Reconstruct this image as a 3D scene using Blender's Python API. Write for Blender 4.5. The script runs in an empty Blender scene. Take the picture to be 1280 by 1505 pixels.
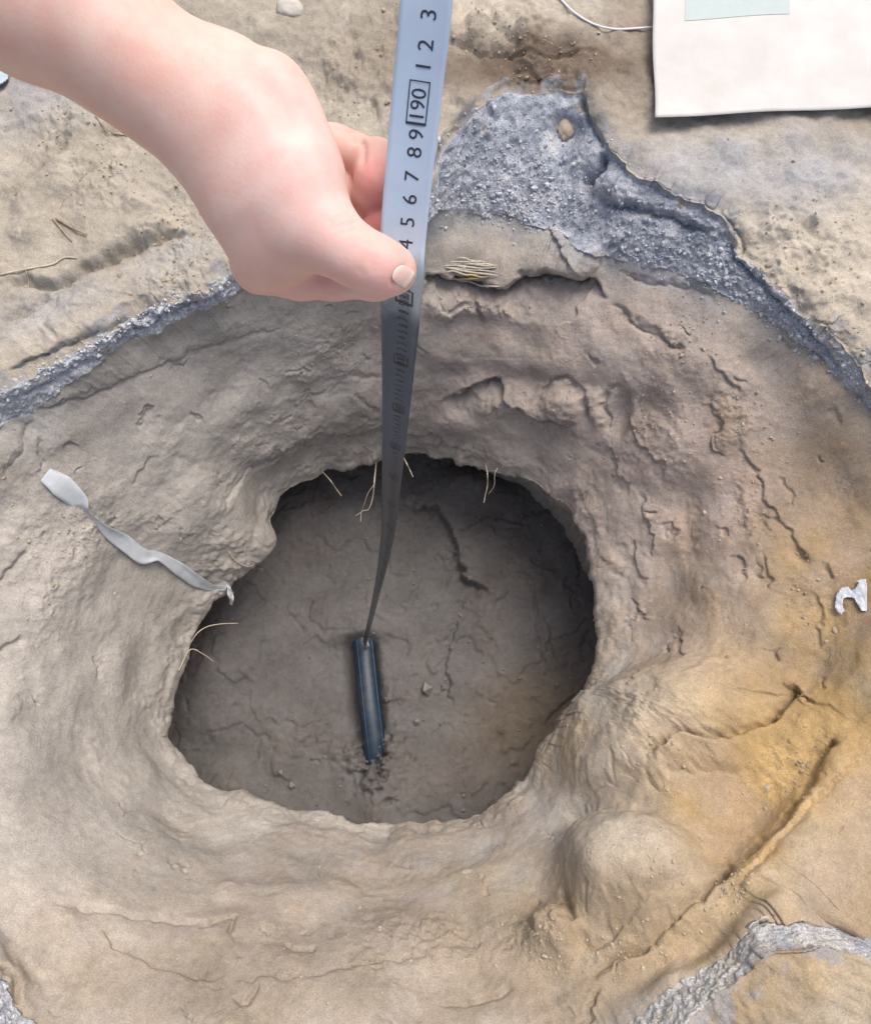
import bpy, math, random
import numpy as np
from mathutils import Vector, Matrix

# ------------------------------------------------------------------ camera, sky, sun, exposure
scene = bpy.context.scene
COL = scene.collection
TH = math.radians(17.7)          # camera looks down, tipped this far forward of straight down
CZ = 1.30                        # camera height above the ground
F = 1200.0                       # focal length in photograph pixels (1280 x 1505)
CX, CY = 640.0, 752.5
cam_d = bpy.data.cameras.new('camera'); cam = bpy.data.objects.new('camera', cam_d)
COL.objects.link(cam); scene.camera = cam
cam.location = (0, 0, CZ); cam.rotation_euler = (TH, 0, 0)
cam_d.sensor_fit = 'VERTICAL'; cam_d.angle = 2 * math.atan(752.5 / F)
cam_d.clip_start = 0.02; cam_d.clip_end = 1000

SUN_EL, SUN_AZ = math.radians(68), math.radians(35)      # azimuth clockwise from +Y (image up)
world = bpy.data.worlds.new('World'); scene.world = world; world.use_nodes = True
wn = world.node_tree; wn.nodes.clear()
sky = wn.nodes.new('ShaderNodeTexSky'); sky.sky_type = 'NISHITA'; sky.sun_disc = False
sky.sun_elevation = SUN_EL; sky.sun_rotation = SUN_AZ
sky.dust_density = 7.0; sky.air_density = 1.0; sky.ozone_density = 1.0
bg = wn.nodes.new('ShaderNodeBackground'); bg.inputs['Strength'].default_value = 0.13
wo = wn.nodes.new('ShaderNodeOutputWorld')
wn.links.new(sky.outputs[0], bg.inputs['Color']); wn.links.new(bg.outputs[0], wo.inputs['Surface'])
sun_d = bpy.data.lights.new('sun', 'SUN'); sun = bpy.data.objects.new('sun', sun_d); COL.objects.link(sun)
sun_d.energy = 1.3; sun_d.angle = math.radians(36); sun_d.color = (1.0, 0.97, 0.93)
sdir = Vector((math.sin(SUN_AZ) * math.cos(SUN_EL), math.cos(SUN_AZ) * math.cos(SUN_EL), math.sin(SUN_EL)))
sun.rotation_euler = sdir.to_track_quat('Z', 'Y').to_euler(); sun.location = sdir * 5
scene.view_settings.view_transform = 'Standard'; scene.view_settings.look = 'None'
scene.view_settings.gamma = 1.0; scene.view_settings.use_curve_mapping = False
scene.view_settings.exposure = 0.36

# ------------------------------------------------------------------ helpers
rng = np.random.default_rng(7); random.seed(7)
c_, s_ = math.cos(TH), math.sin(TH)

def cam2world(p):
    p = np.asarray(p, float)
    x, y, z = p[..., 0], p[..., 1], p[..., 2]
    return np.stack([x, y * c_ - z * s_, y * s_ + z * c_ + CZ], -1)

def at_depth(u, v, d):                      # a point at distance d along the lens axis
    u = np.asarray(u, float); v = np.asarray(v, float); d = np.asarray(d, float)
    return cam2world(np.stack([(u - CX) / F * d, -(v - CY) / F * d, -d + 0 * u], -1))

def at_z(u, v, z):                          # a point on the level z
    u = np.asarray(u, float); v = np.asarray(v, float)
    r = cam2world(np.stack([(u - CX) / F, -(v - CY) / F, -np.ones_like(u)], -1)); r[..., 2] -= CZ
    t = (np.asarray(z, float) - CZ) / r[..., 2]
    o = r * t[..., None]; o[..., 2] += CZ
    return o

def proj(P):
    x, y, z = P[..., 0], P[..., 1], P[..., 2] - CZ
    yc = y * c_ + z * s_; zc = -(-y * s_ + z * c_)
    zc = np.where(np.abs(zc) < 1e-4, 1e-4, zc)
    return CX + F * x / zc, CY - F * yc / zc, zc

def _h(ix, iy, iz, seed):
    h = (ix * np.uint32(374761393) + iy * np.uint32(668265263) + iz * np.uint32(2246822519) + np.uint32(seed * 3266489 + 11))
    h = (h ^ (h >> np.uint32(13))) * np.uint32(1274126177)
    h = h ^ (h >> np.uint32(16))
    return (h & np.uint32(0xFFFFFF)).astype(np.float32) * np.float32(2 / 16777215.0) - np.float32(1)

def vnoise(p, seed=0):
    p = p.astype(np.float32)
    f = np.floor(p); i = f.astype(np.int32).astype(np.uint32); t = p - f
    t = t * t * t * (t * (t * 6 - 15) + 10)
    x0, y0, z0 = i[..., 0], i[..., 1], i[..., 2]; one = np.uint32(1)
    tx, ty, tz = t[..., 0], t[..., 1], t[..., 2]
    def lx(yy, zz):
        a = _h(x0, yy, zz, seed); b = _h(x0 + one, yy, zz, seed); return a + (b - a) * tx
    a = lx(y0, z0); b = lx(y0 + one, z0); e = a + (b - a) * ty
    a = lx(y0, z0 + one); b = lx(y0 + one, z0 + one); g = a + (b - a) * ty
    return e + (g - e) * tz

def fbm(p, scale, octv=3, seed=0, gain=0.5):
    s = 0.0; a = 1.0; tot = 0.0
    for k in range(octv):
        s = s + a * vnoise(p * (scale * 2.03 ** k) + 17.3 * k + seed * 3.1, seed + k); tot += a; a *= gain
    return s / tot

def sstep(a, b, x):
    t = np.clip((x - a) / (b - a), 0, 1); return t * t * (3 - 2 * t)

def make_mesh(name, V, Fc, mat=None, parent=None, smooth=True, col=None):
    me = bpy.data.meshes.new(name)
    V = np.asarray(V, np.float32); Fc = np.asarray(Fc, np.int32)
    n = Fc.shape[1]
    me.vertices.add(len(V)); me.vertices.foreach_set('co', V.ravel())
    me.loops.add(Fc.size); me.loops.foreach_set('vertex_index', Fc.ravel())
    me.polygons.add(len(Fc)); me.polygons.foreach_set('loop_start', np.arange(len(Fc), dtype=np.int32) * n)
    me.polygons.foreach_set('use_smooth', np.full(len(Fc), smooth, bool))
    me.update(calc_edges=True)
    if col is not None:
        a = me.attributes.new('tone', 'FLOAT_COLOR', 'POINT')
        c4 = np.ones((len(V), 4), np.float32); c4[:, :3] = col; a.data.foreach_set('color', c4.ravel())
    o = bpy.data.objects.new(name, me); COL.objects.link(o)
    if mat: me.materials.append(mat)
    if parent: o.parent = parent
    return o

def tag(o, label=None, cat=None, group=None, kind=None):
    if label: o['label'] = label
    if cat: o['category'] = cat
    if group: o['group'] = group
    if kind: o['kind'] = kind
    return o

def empty(name, loc=(0, 0, 0)):
    o = bpy.data.objects.new(name, None); COL.objects.link(o); o.location = loc; o.empty_display_size = 0.02
    return o

def keep_parent(child, parent):
    child.parent = parent; child.matrix_parent_inverse = Matrix.Translation(parent.location).inverted()

def grid_faces(nr, nc, wrap=False):
    i = np.arange(nr - 1)[:, None]; j = np.arange(nc if wrap else nc - 1)[None, :]
    j2 = (j + 1) % nc
    return np.stack([i * nc + j, i * nc + j2, (i + 1) * nc + j2, (i + 1) * nc + j], -1).reshape(-1, 4)

def spline(P, n):                            # Catmull-Rom through the points, n samples
    P = np.asarray(P, float); m = len(P)
    Q = np.vstack([2 * P[0] - P[1], P, 2 * P[-1] - P[-2]])
    t = np.linspace(0, m - 1 - 1e-9, n); k = t.astype(int); f = (t - k)[:, None]
    a, b, c, d = Q[k], Q[k + 1], Q[k + 2], Q[k + 3]
    return 0.5 * (2 * b + (c - a) * f + (2 * a - 5 * b + 4 * c - d) * f ** 2 + (3 * b - a - 3 * c + d) * f ** 3)

def tube(path, rad, seg=7):
    path = np.asarray(path, float); n = len(path); rad = np.broadcast_to(rad, (n,))
    T = np.gradient(path, axis=0); T /= np.linalg.norm(T, axis=1)[:, None] + 1e-12
    ref = np.array([0.31, 0.2, 0.93]); A = np.cross(T, ref); A /= np.linalg.norm(A, axis=1)[:, None] + 1e-9
    B = np.cross(T, A)
    ang = np.linspace(0, 2 * np.pi, seg, endpoint=False)
    V = path[:, None] + rad[:, None, None] * (np.cos(ang)[None, :, None] * A[:, None] + np.sin(ang)[None, :, None] * B[:, None])
    V = V.reshape(-1, 3); Fq = grid_faces(n, seg, True)
    V = np.vstack([V, path[0], path[-1]]); a = len(V) - 2
    cap = []
    for j in range(seg):
        j2 = (j + 1) % seg
        cap.append([a, j2, j, j]); cap.append([a + 1, (n - 1) * seg + j, (n - 1) * seg + j2, (n - 1) * seg + j2])
    return V, Fq, np.array(cap)[:, :3]

def mesh_mixed(name, V, quads, tris, mat, parent=None, smooth=True):
    me = bpy.data.meshes.new(name)
    me.from_pydata([tuple(v) for v in V], [], [tuple(int(i) for i in f) for f in quads] + [tuple(int(i) for i in f) for f in tris])
    for p in me.polygons: p.use_smooth = smooth
    o = bpy.data.objects.new(name, me); COL.objects.link(o)
    if mat: me.materials.append(mat)
    if parent: keep_parent(o, parent)
    return o

# ------------------------------------------------------------------ materials
def mat_new(name):
    m = bpy.data.materials.new(name); m.use_nodes = True
    n = m.node_tree; n.nodes.clear()
    out = n.nodes.new('ShaderNodeOutputMaterial'); b = n.nodes.new('ShaderNodeBsdfPrincipled')
    n.links.new(b.outputs[0], out.inputs['Surface'])
    return m, n, b

def N(n, t, **kw):
    x = n.nodes.new(t)
    for k, v in kw.items(): setattr(x, k, v)
    return x

def noise_node(n, vec, scale, detail=6, rough=0.6, dist=0.0):
    x = N(n, 'ShaderNodeTexNoise'); x.inputs['Scale'].default_value = scale; x.inputs['Detail'].default_value = detail
    x.inputs['Roughness'].default_value = rough; x.inputs['Distortion'].default_value = dist
    n.links.new(vec, x.inputs['Vector']); return x

def ramp(n, fac, stops):
    r = N(n, 'ShaderNodeValToRGB'); e = r.color_ramp.elements
    while len(e) < len(stops): e.new(0.5)
    for q, (p, c) in zip(e, stops):
        q.position = p; q.color = (c, c, c, 1) if not isinstance(c, tuple) else (*c, 1)
    n.links.new(fac, r.inputs[0]); return r

def mult(n, a, b, fac=1.0, mode='MULTIPLY'):
    m = N(n, 'ShaderNodeMix', data_type='RGBA', blend_type=mode); m.inputs[0].default_value = fac
    n.links.new(a, m.inputs[6]); n.links.new(b, m.inputs[7]); return m.outputs[2]

def soil_material(name, rough=0.95, fine=1.0, speck=1.0, granules=0.0):
    m, n, b = mat_new(name)
    tc = N(n, 'ShaderNodeTexCoord'); P = tc.outputs['Object']
    at = N(n, 'ShaderNodeAttribute'); at.attribute_name = 'tone'
    n1 = noise_node(n, P, 9, 6, 0.62); n2 = noise_node(n, P, 70, 5, 0.65); n3 = noise_node(n, P, 420, 3, 0.6)
    c = mult(n, at.outputs['Color'], ramp(n, n1.outputs[0], [(0.28, 0.80), (0.72, 1.17)]).outputs[0])
    c = mult(n, c, ramp(n, n2.outputs[0], [(0.3, 0.86), (0.7, 1.12)]).outputs[0])
    c = mult(n, c, ramp(n, n3.outputs[0], [(0.32, 1 - 0.22 * speck), (0.68, 1 + 0.14 * speck)]).outputs[0])
    n.links.new(c, b.inputs['Base Color'])
    b.inputs['Roughness'].default_value = rough; b.inputs['Specular IOR Level'].default_value = 0.25
    # relief
    h = N(n, 'ShaderNodeMath', operation='MULTIPLY_ADD')
    n.links.new(n2.outputs[0], h.inputs[0]); h.inputs[1].default_value = 1.0
    h3 = N(n, 'ShaderNodeMath', operation='MULTIPLY'); n.links.new(n3.outputs[0], h3.inputs[0]); h3.inputs[1].default_value = 0.30 * fine
    n.links.new(h3.outputs[0], h.inputs[2])
    last = h.outputs[0]
    # small pits and chips
    vo = N(n, 'ShaderNodeTexVoronoi'); vo.inputs['Scale'].default_value = 120 if not granules else 210
    wv = N(n, 'ShaderNodeMix', data_type='RGBA', blend_type='LINEAR_LIGHT'); wv.inputs[0].default_value = 0.012
    n.links.new(P, wv.inputs[6]); n.links.new(n2.outputs['Color'], wv.inputs[7]); n.links.new(wv.outputs[2], vo.inputs['Vector'])
    pm = noise_node(n, P, 14, 4, 0.6)
    pr = ramp(n, pm.outputs[0], [(0.5, 0.0), (0.66, 1.0)] if not granules else [(0.0, 1.0), (1.0, 1.0)])
    vr = ramp(n, vo.outputs['Distance'], [(0.0, 1.0), (0.55, 0.0)])
    vm = N(n, 'ShaderNodeMath', operation='MULTIPLY'); n.links.new(pr.outputs[0], vm.inputs[0]); n.links.new(vr.outputs[0], vm.inputs[1])
    ha = N(n, 'ShaderNodeMath', operation='MULTIPLY_ADD'); n.links.new(vm.outputs[0], ha.inputs[0])
    ha.inputs[1].default_value = 0.55 if not granules else granules; n.links.new(last, ha.inputs[2])
    bp = N(n, 'ShaderNodeBump'); bp.inputs['Strength'].default_value = 0.5; bp.inputs['Distance'].default_value = 0.0045
    n.links.new(ha.outputs[0], bp.inputs['Height']); n.links.new(bp.outputs[0], b.inputs['Normal'])
    return m

M_SOIL = soil_material('dry_soil')
M_WALL = soil_material('clay_wall', fine=0.9)
M_FLOOR = soil_material('damp_clay', rough=0.85, fine=0.8, speck=0.8)
M_ASPH = soil_material('dusty_asphalt', fine=1.3, speck=2.0, granules=1.1)

def simple_mat(name, color, rough=0.6, metal=0.0, var=0.15, scale=60, bump=0.0, bump_scale=300, spec=0.5, dust=None):
    m, n, b = mat_new(name)
    tc = N(n, 'ShaderNodeTexCoord'); P = tc.outputs['Object']
    rgb = N(n, 'ShaderNodeRGB'); rgb.outputs[0].default_value = (*color, 1)
    nn = noise_node(n, P, scale, 6, 0.6)
    c = mult(n, rgb.outputs[0], ramp(n, nn.outputs[0], [(0.3, 1 - var), (0.7, 1 + var)]).outputs[0])
    if dust:
        dn = noise_node(n, P, scale * 0.7, 6, 0.7)
        dr = ramp(n, dn.outputs[0], [(dust[1], 0.0), (dust[1] + 0.25, dust[2])])
        mx = N(n, 'ShaderNodeMix', data_type='RGBA'); n.links.new(dr.outputs[0], mx.inputs[0]); n.links.new(c, mx.inputs[6])
        mx.inputs[7].default_value = (*dust[0], 1); c = mx.outputs[2]
    n.links.new(c, b.inputs['Base Color'])
    b.inputs['Roughness'].default_value = rough; b.inputs['Metallic'].default_value = metal
    b.inputs['Specular IOR Level'].default_value = spec
    if bump:
        bn = noise_node(n, P, bump_scale, 4, 0.6)
        bp = N(n, 'ShaderNodeBump'); bp.inputs['Strength'].default_value = bump; bp.inputs['Distance'].default_value = 0.002
        n.links.new(bn.outputs[0], bp.inputs['Height']); n.links.new(bp.outputs[0], b.inputs['Normal'])
    return m

# ------------------------------------------------------------------ the pit: contours read off the photograph
PC = np.array([610.0, 930.0])                # a pixel inside the hole; contours are stars about it
LIP = [(600,668),(640,668),(680,680),(720,692),(760,700),(800,722),(835,752),(862,795),(878,845),(886,900),(886,950),
       (876,1000),(858,1045),(815,1092),(770,1150),(700,1190),(600,1203),(480,1200),(385,1190),(300,1150),(240,1085),
       (238,1055),(250,1020),(265,990),(285,930),(312,885),(330,860),(345,842),(372,832),(394,812),(405,788),(404,762),
       (420,735),(450,712),(485,692),(530,678),(565,672)]
A2 = [(610,345),(640,305),(700,310),(760,322),(800,335),(870,368),(950,395),(1000,402),(1070,432),(1130,466),(1180,502),
      (1235,560),(1280,603),(1350,690),(1400,800),(1430,930),(1430,1080),(1390,1220),(1330,1330),(1285,1385),(1240,1372),
      (1200,1370),(1110,1372),(1070,1400),(1000,1450),(930,1500),(860,1560),(700,1610),(500,1620),(300,1590),(120,1540),
      (30,1500),(-10,1440),(-140,1300),(-190,1150),(-200,1000),(-170,850),(-100,700),(-40,640),(0,622),(40,608),(100,567),
      (210,500),(300,455),(350,427),(420,395),(500,372),(560,362)]
A1 = [(610,330),(632,285),(645,235),(690,165),(740,135),(800,135),(858,140),(872,190),(895,222),(930,265),(1000,300),
      (1065,335),(1082,378),(1130,420),(1185,462),(1225,500),(1280,568),(1365,670),(1420,790),(1450,930),(1450,1085),
      (1410,1230),(1350,1345),(1300,1410),(1200,1395),(1125,1405),(1085,1440),(1020,1500),(900,1590),(700,1640),(500,1650),
      (290,1620),(100,1570),(0,1515),(-40,1440),(-160,1290),(-215,1150),(-225,1000),(-195,845),(-130,690),(-60,610),(0,573),
      (60,548),(130,508),(200,470),(300,428),(350,402),(420,380),(500,360),(560,350)]
NT = 2500
ANG = np.linspace(0, 2 * np.pi, NT, endpoint=False)          # 0 = image up, clockwise

def contour(pts, wob, seed, gain=.62):
    p = np.asarray(pts, float) - PC
    a = np.unwrap(np.arctan2(p[:, 0], -p[:, 1])); r = np.hypot(p[:, 0], p[:, 1])
    o = np.argsort(a % (2 * np.pi)); a = (a % (2 * np.pi))[o]; r = r[o]
    a = np.concatenate([a[-1:] - 2 * np.pi, a, a[:1] + 2 * np.pi]); r = np.concatenate([r[-1:], r, r[:1]])
    R = np.interp(ANG, a, r)
    k = np.hanning(9); k /= k.sum(); R = np.convolve(np.concatenate([R[-4:], R, R[:4]]), k, 'valid')
    q = np.stack([np.cos(ANG), np.sin(ANG), 0 * ANG], -1)
    R = R + wob * (fbm(q, 14 if gain > .6 else 9, 4, seed, gain))
    return R

RL = contour(LIP, 7, 1, .45); R2 = contour(A2, 12, 2); R1 = np.maximum(contour(A1, 14, 3), R2 + 9)
def px(R): return PC[0] + R * np.sin(ANG), PC[1] - R * np.cos(ANG)
deg = np.degrees(ANG)
def byang(pairs):
    a = [p[0] for p in pairs]; z = [p[1] for p in pairs]
    return np.interp(deg, [a[-1] - 360] + a + [a[0] + 360], [z[-1]] + z + [z[0]])
ZL = byang([(0, -0.74), (30, -0.62), (60, -0.52), (120, -0.50), (180, -0.56), (225, -0.62), (270, -0.66), (310, -0.68), (335, -0.72)])
UND = byang([(0, 0.12), (30, 0.12), (60, 0.12), (110, 0.12), (150, 0.10), (200, 0.08), (240, 0.11), (290, 0.13), (320, 0.13)])
ZA2 = -0.045 - 0.0007 * np.clip(R1 - R2 - 30, 0, 130)
def smooth_ring(R, n):
    k = np.hanning(2 * n + 1); k /= k.sum(); return np.convolve(np.concatenate([R[-n:], R, R[:n]]), k, 'valid')
RLs, R2s = smooth_ring(RL, 45), smooth_ring(R2, 170)
PLs = at_z(*px(RLs), smooth_ring(ZL, 60)); P2s = at_z(*px(R2s), smooth_ring(ZA2, 170))
PL = at_z(*px(RL), ZL); P2 = at_z(*px(R2), ZA2); P1 = at_z(*px(R1), 0 * ZA2)
cen0 = at_z(PC[0], PC[1], 0.0)
NG, NA, NW, NU = 176, 46, 236, 22
rings = []; svals = []                       # svals: 0..1 ground, 1..2 asphalt, 2..3 wall, 3..4 undercut
dirs = P1 - cen0; dirs[:, 2] = 0; dirs /= np.linalg.norm(dirs, axis=1)[:, None]
tg = np.cumsum(np.concatenate([[0], 0.0026 + 0.0036 * np.linspace(0, 1, NG - 20) ** 1.3]))
tg = np.concatenate([tg, tg[-1] * (400 / tg[-1]) ** (np.linspace(0, 1, 21)[1:])])
for t in tg[::-1]:
    P = P1 + dirs * t
    if t > 2: P[:, :2] = cen0[:2] + dirs[:, :2] * (t + np.linalg.norm((P1 - cen0)[:, :2], axis=1).mean() * 1.0)[..., None] if np.ndim(t) else cen0[:2] + dirs[:, :2] * (t + 0.8)
    P[:, 2] = 0.016 * sstep(0.0, 0.035, t)
    rings.append(P); svals.append(1 - min(t, 1.0))
for k in range(1, NA + 1):
    f = k / NA; P = P1 + (P2 - P1) * f; P[:, 2] = ZA2 * (0.15 * f + 0.85 * f ** 1.3); rings.append(P); svals.append(1 + f)
for k in range(1, NW + 1):
    f = k / NW; P = P2s + (PLs - P2s) * f
    P[:, 2] = P2s[:, 2] + (PLs[:, 2] - P2s[:, 2]) * (0.58 * f + 0.42 * f ** 3.0)
    P += (P2 - P2s) * math.exp(-(f / .13) ** 1.5) + (PL - PLs) * math.exp(-((1 - f) / .07) ** 1.5)
    rings.append(P); svals.append(2 + f)
dl = PL - at_z(PC[0], PC[1], -0.7); dl[:, 2] = 0; dl /= np.linalg.norm(dl, axis=1)[:, None]
for k in range(1, NU + 1):
    f = k / NU; P = PLs + (PL - PLs) * math.exp(-f / .06) + dl * (UND * np.sin(min(f * 2.0, 1) * math.pi / 2) ** 1.5)[:, None]
    P[:, 2] = ZL + (-1.10 - ZL) * f ** 1.15; rings.append(P); svals.append(3 + f)
G = np.stack(rings); S = np.asarray(svals)[:, None] + 0 * ANG[None]
NR = len(rings); nGround = len(tg)

def grid_normals(G, wrap=True):
    du = np.gradient(G, axis=0)
    dv = (np.roll(G, -1, 1) - np.roll(G, 1, 1)) if wrap else np.gradient(G, axis=1)
    n = np.cross(du, dv); n /= np.linalg.norm(n, axis=-1)[..., None] + 1e-12
    return n
NRM = grid_normals(G)
if NRM[nGround - 5, 0, 2] < 0: NRM = -NRM
U, Vv, _ = proj(G)
near = (U > -500) & (U < 1800) & (Vv > -500) & (Vv < 2000) & (S > 0.0) & (tg.max() > 0)

# -------------------------------------------------- relief features, in metres along the surface normal
def seg_dist(u, v, pts):
    """signed distance in photo pixels to a polyline (positive on the right of its direction), and how far along (0..1)"""
    best = np.full(u.shape, 1e9); sgn = np.zeros(u.shape); tt = np.zeros(u.shape); n = len(pts) - 1
    for i in range(n):
        (x0, y0), (x1, y1) = pts[i], pts[i + 1]
        dx, dy = x1 - x0, y1 - y0; L2 = dx * dx + dy * dy + 1e-9
        t = np.clip(((u - x0) * dx + (v - y0) * dy) / L2, 0, 1)
        d = np.hypot(u - x0 - t * dx, v - y0 - t * dy); c = dx * (v - y0) - dy * (u - x0)
        m = d < best; best = np.where(m, d, best); sgn = np.where(m, np.sign(c), sgn); tt = np.where(m, (i + t) / n, tt)
    return best * sgn, tt

class Relief:
    def __init__(self, u, v, P):
        self.u, self.v = u.ravel(), v.ravel(); self.D = np.zeros(self.u.shape, np.float32)
        q = P.reshape(-1, 3)
        self.wu = 5.0 * vnoise(q * 34, 41) + 3.0 * vnoise(q * 90, 42); self.wv = 5.0 * vnoise(q * 34, 43) + 3.0 * vnoise(q * 90, 44)
        self.q = q
        key = (np.clip(self.u, -400, 1700) + 400) // 50 + 100 * ((np.clip(self.v, -400, 1900) + 400) // 50)
        self.order = np.argsort(key, kind='stable'); self.keys = key[self.order]
        self.start = np.searchsorted(self.keys, np.arange(0, 6000)); 
    def pick(self, x0, x1, y0, y1):
        out = []
        for by in range(int((max(y0, -400) + 400) // 50), int((min(y1, 1899) + 400) // 50) + 1):
            a = int((max(x0, -400) + 400) // 50); b = int((min(x1, 1699) + 400) // 50)
            if b < a: continue
            out.append(self.order[self.start[a + 100 * by]: self.start[b + 1 + 100 * by]])
        i = np.concatenate(out) if out else np.zeros(0, int)
        uu, vv = self.u[i], self.v[i]
        return i[(uu > x0) & (uu < x1) & (vv > y0) & (vv < y1)]
    def crack(self, pts, depth, w, pos=0.0, wp=20, neg=0.0, wn=20, warp=1.0, taper=True):
        xs = [p[0] for p in pts]; ys = [p[1] for p in pts]; pad = max(3 * w, 3 * wp * (pos != 0), 3 * wn * (neg != 0)) + 8
        i = self.pick(min(xs) - pad, max(xs) + pad, min(ys) - pad, max(ys) + pad)
        if not len(i): return
        d, t = seg_dist(self.u[i] + warp * self.wu[i], self.v[i] + warp * self.wv[i], pts)
        e = sstep(0, 0.18, t) * sstep(0, 0.18, 1 - t) if taper else 1.0
        a = np.abs(d)
        r = -depth * np.exp(-(a / w) ** 2)
        if pos: r = r + np.where(d > 0, pos * np.exp(-a / wp) * sstep(0, 2.5 if depth else 22.0, a), 0)
        if neg: r = r + np.where(d < 0, neg * np.exp(-a / wn) * sstep(0, 2.5, a), 0)
        self.D[i] += (r * e).astype(np.float32)
    def bump(self, x, y, rx, ry, ang, h, p=1.0, edge=0.0):
        R = max(rx, ry) * 2.6
        i = self.pick(x - R, x + R, y - R, y + R)
        if not len(i): return
        ca, sa = math.cos(math.radians(ang)), math.sin(math.radians(ang))
        du, dv = self.u[i] + edge * self.wu[i] - x, self.v[i] + edge * self.wv[i] - y
        a = (du * ca + dv * sa) / rx; b = (-du * sa + dv * ca) / ry
        self.D[i] += (h * np.exp(-(a * a + b * b) ** p)).astype(np.float32)
    def mask(self, blobs):
        m = np.zeros(self.u.shape, np.float32)
        for x, y, rx, ry, ang, h in blobs:
            R = max(rx, ry) * 2.4; i = self.pick(x - R, x + R, y - R, y + R)
            if not len(i): continue
            ca, sa = math.cos(math.radians(ang)), math.sin(math.radians(ang)); du, dv = self.u[i] - x, self.v[i] - y
            a = (du * ca + dv * sa) / rx; b = (-du * sa + dv * ca) / ry
            m[i] = np.maximum(m[i], h * np.exp(-(a * a + b * b) ** 1.3))
        return m

Rf = Relief(np.where(S < 3.001, U, -9999), Vv, G)
Q = G.reshape(-1, 3).astype(np.float32); Sf = S.ravel()
isw = sstep(1.95, 2.1, Sf) ; isa = ((Sf > 1.0) & (Sf <= 2.0)).astype(np.float32); isg = (Sf <= 1.0).astype(np.float32)
farfade = sstep(0.0, 0.02, Sf)
big = fbm(Q, 4.0, 3, 5); mid = fbm(Q, 16, 3, 9); fin = fbm(Q, 75, 3, 13, 0.6)
WQ = Q + 0.05 * np.stack([mid, big, np.roll(mid, 777)], -1) * 0.6
strat = fbm(WQ * np.array([1, 1, 3.0], np.float32), 6.0, 3, 21, 0.5)
tn = fbm(WQ, 10, 4, 31, 0.55)
# places where the soil is crumbly rather than scraped smooth
CRUMB = [(690,445,75,28,4,1),(1000,500,50,40,40,.7),(1085,600,45,70,-25,.8),(1110,740,60,60,0,.8),(985,1085,110,80,-25,.55),
         (1190,880,50,70,0,.6),(120,790,60,60,30,.7),(600,690,110,26,0,.6),(820,590,110,30,0,.6),(960,620,60,70,0,.5),
         (250,330,60,40,-30,.9),(160,250,60,50,-30,.7),(80,190,50,50,0,.9),(240,410,60,25,-25,.6),(800,1385,60,35,20,.9),
         (600,1380,120,40,0,.7),(1000,1270,70,60,0,.4),(530,100,90,80,0,.9),(720,40,70,40,0,.8),(800,100,90,40,0,.6),
         (1180,380,90,70,30,.6),(1240,500,50,60,30,.5),(60,820,60,120,0,.6),(330,820,50,60,0,.5),(480,520,70,40,-15,.5),
         (420,640,80,30,-15,.6),(1160,1130,60,50,-50,.6),(1080,1310,50,30,-40,.7),(900,1400,70,30,-20,.6)]
crumb = np.clip(Rf.mask(CRUMB) * (0.55 + 0.9 * sstep(-0.25, 0.35, mid)) + 0.22 * sstep(0.2, 0.55, mid), 0, 1)
terr = (sstep(0.02, 0.06, tn) + sstep(0.20, 0.24, tn) + sstep(-0.2, -0.16, tn) + sstep(-0.38, -0.34, tn)) * 0.5
D = isw * (0.036 * big + 0.003 * strat + 0.003 * mid + 0.004 * terr * (0.02 + 1.0 * crumb) + sstep(2.86, 2.97, Sf) * (.001 * fin + .003 * terr + .008 * mid) + 0.0050 * crumb * fin + 0.0005 * fin)
D += isg * farfade * (0.024 * big + 0.014 * mid + 0.006 * terr * (0.5 + crumb) + 0.010 * crumb * fin + 0.0022 * fin)
D += isa * (0.007 * mid + 0.0045 * fin + 0.004 * fbm(Q, 170, 2, 51) + 0.003 * terr)
D += (Sf > 3) * (0.012 * mid + .006 * fin)
Rf.D += D

CR = Rf.crack
# soil shelf below the asphalt, broken underside
CR([(612,440),(640,410),(668,412),(700,420),(745,428),(775,404),(830,404),(872,414),(893,442)], .016, 5, -.050, 26, .010, 20)
CR([(700,425),(697,445),(706,470),(714,478)], .009, 4, -.004, 10, .004, 14)
CR([(640,430),(655,455),(690,450),(708,470)], .007, 4, .003, 10)
CR([(893,442),(940,478),(985,500),(1010,520)], .008, 4, -.008, 18)
CR([(860,410),(815,350),(800,335)], .004, 4, .010, 28)                    # facet edges
CR([(862,412),(880,380),(905,355)], .004, 4, -.010, 24)
CR([(905,395),(960,412),(1010,420),(1060,445)], .006, 4, -.006, 16)
# shelf with lumps in the middle of the far wall
CR([(640,600),(680,575),(725,562),(745,585),(770,605),(800,622),(850,622)], .012, 4, -.022, 22, .014, 24)
CR([(790,590),(798,570),(830,555),(850,570),(862,600),(858,620)], .010, 4.5, .004, 10)
CR([(888,570),(884,600),(888,635)], .013, 5, .006, 14); CR([(886,572),(905,566),(920,580),(918,600)], .006, 4, -.006, 14)
Rf.bump(828, 592, 27, 25, 0, .018, 1.6, .9); Rf.bump(908, 612, 15, 32, 10, -.022, 1.5); Rf.bump(740, 592, 44, 18, 10, .014, 1.6, .6); Rf.bump(775, 560, 90, 16, 6, -.016); Rf.bump(700, 610, 60, 22, -10, .016, 1.6, .6); Rf.bump(875, 600, 10, 24, 0, .008, 1.5, .5)
Rf.bump(860, 600, 8, 20, 0, -.012); Rf.bump(690, 445, 50, 20, 0, .016, 1.6, .8); Rf.bump(650, 455, 26, 20, 0, .014, 1.6, .8); Rf.bump(820, 375, 55, 34, 12, .016, 2, .3)
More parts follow.
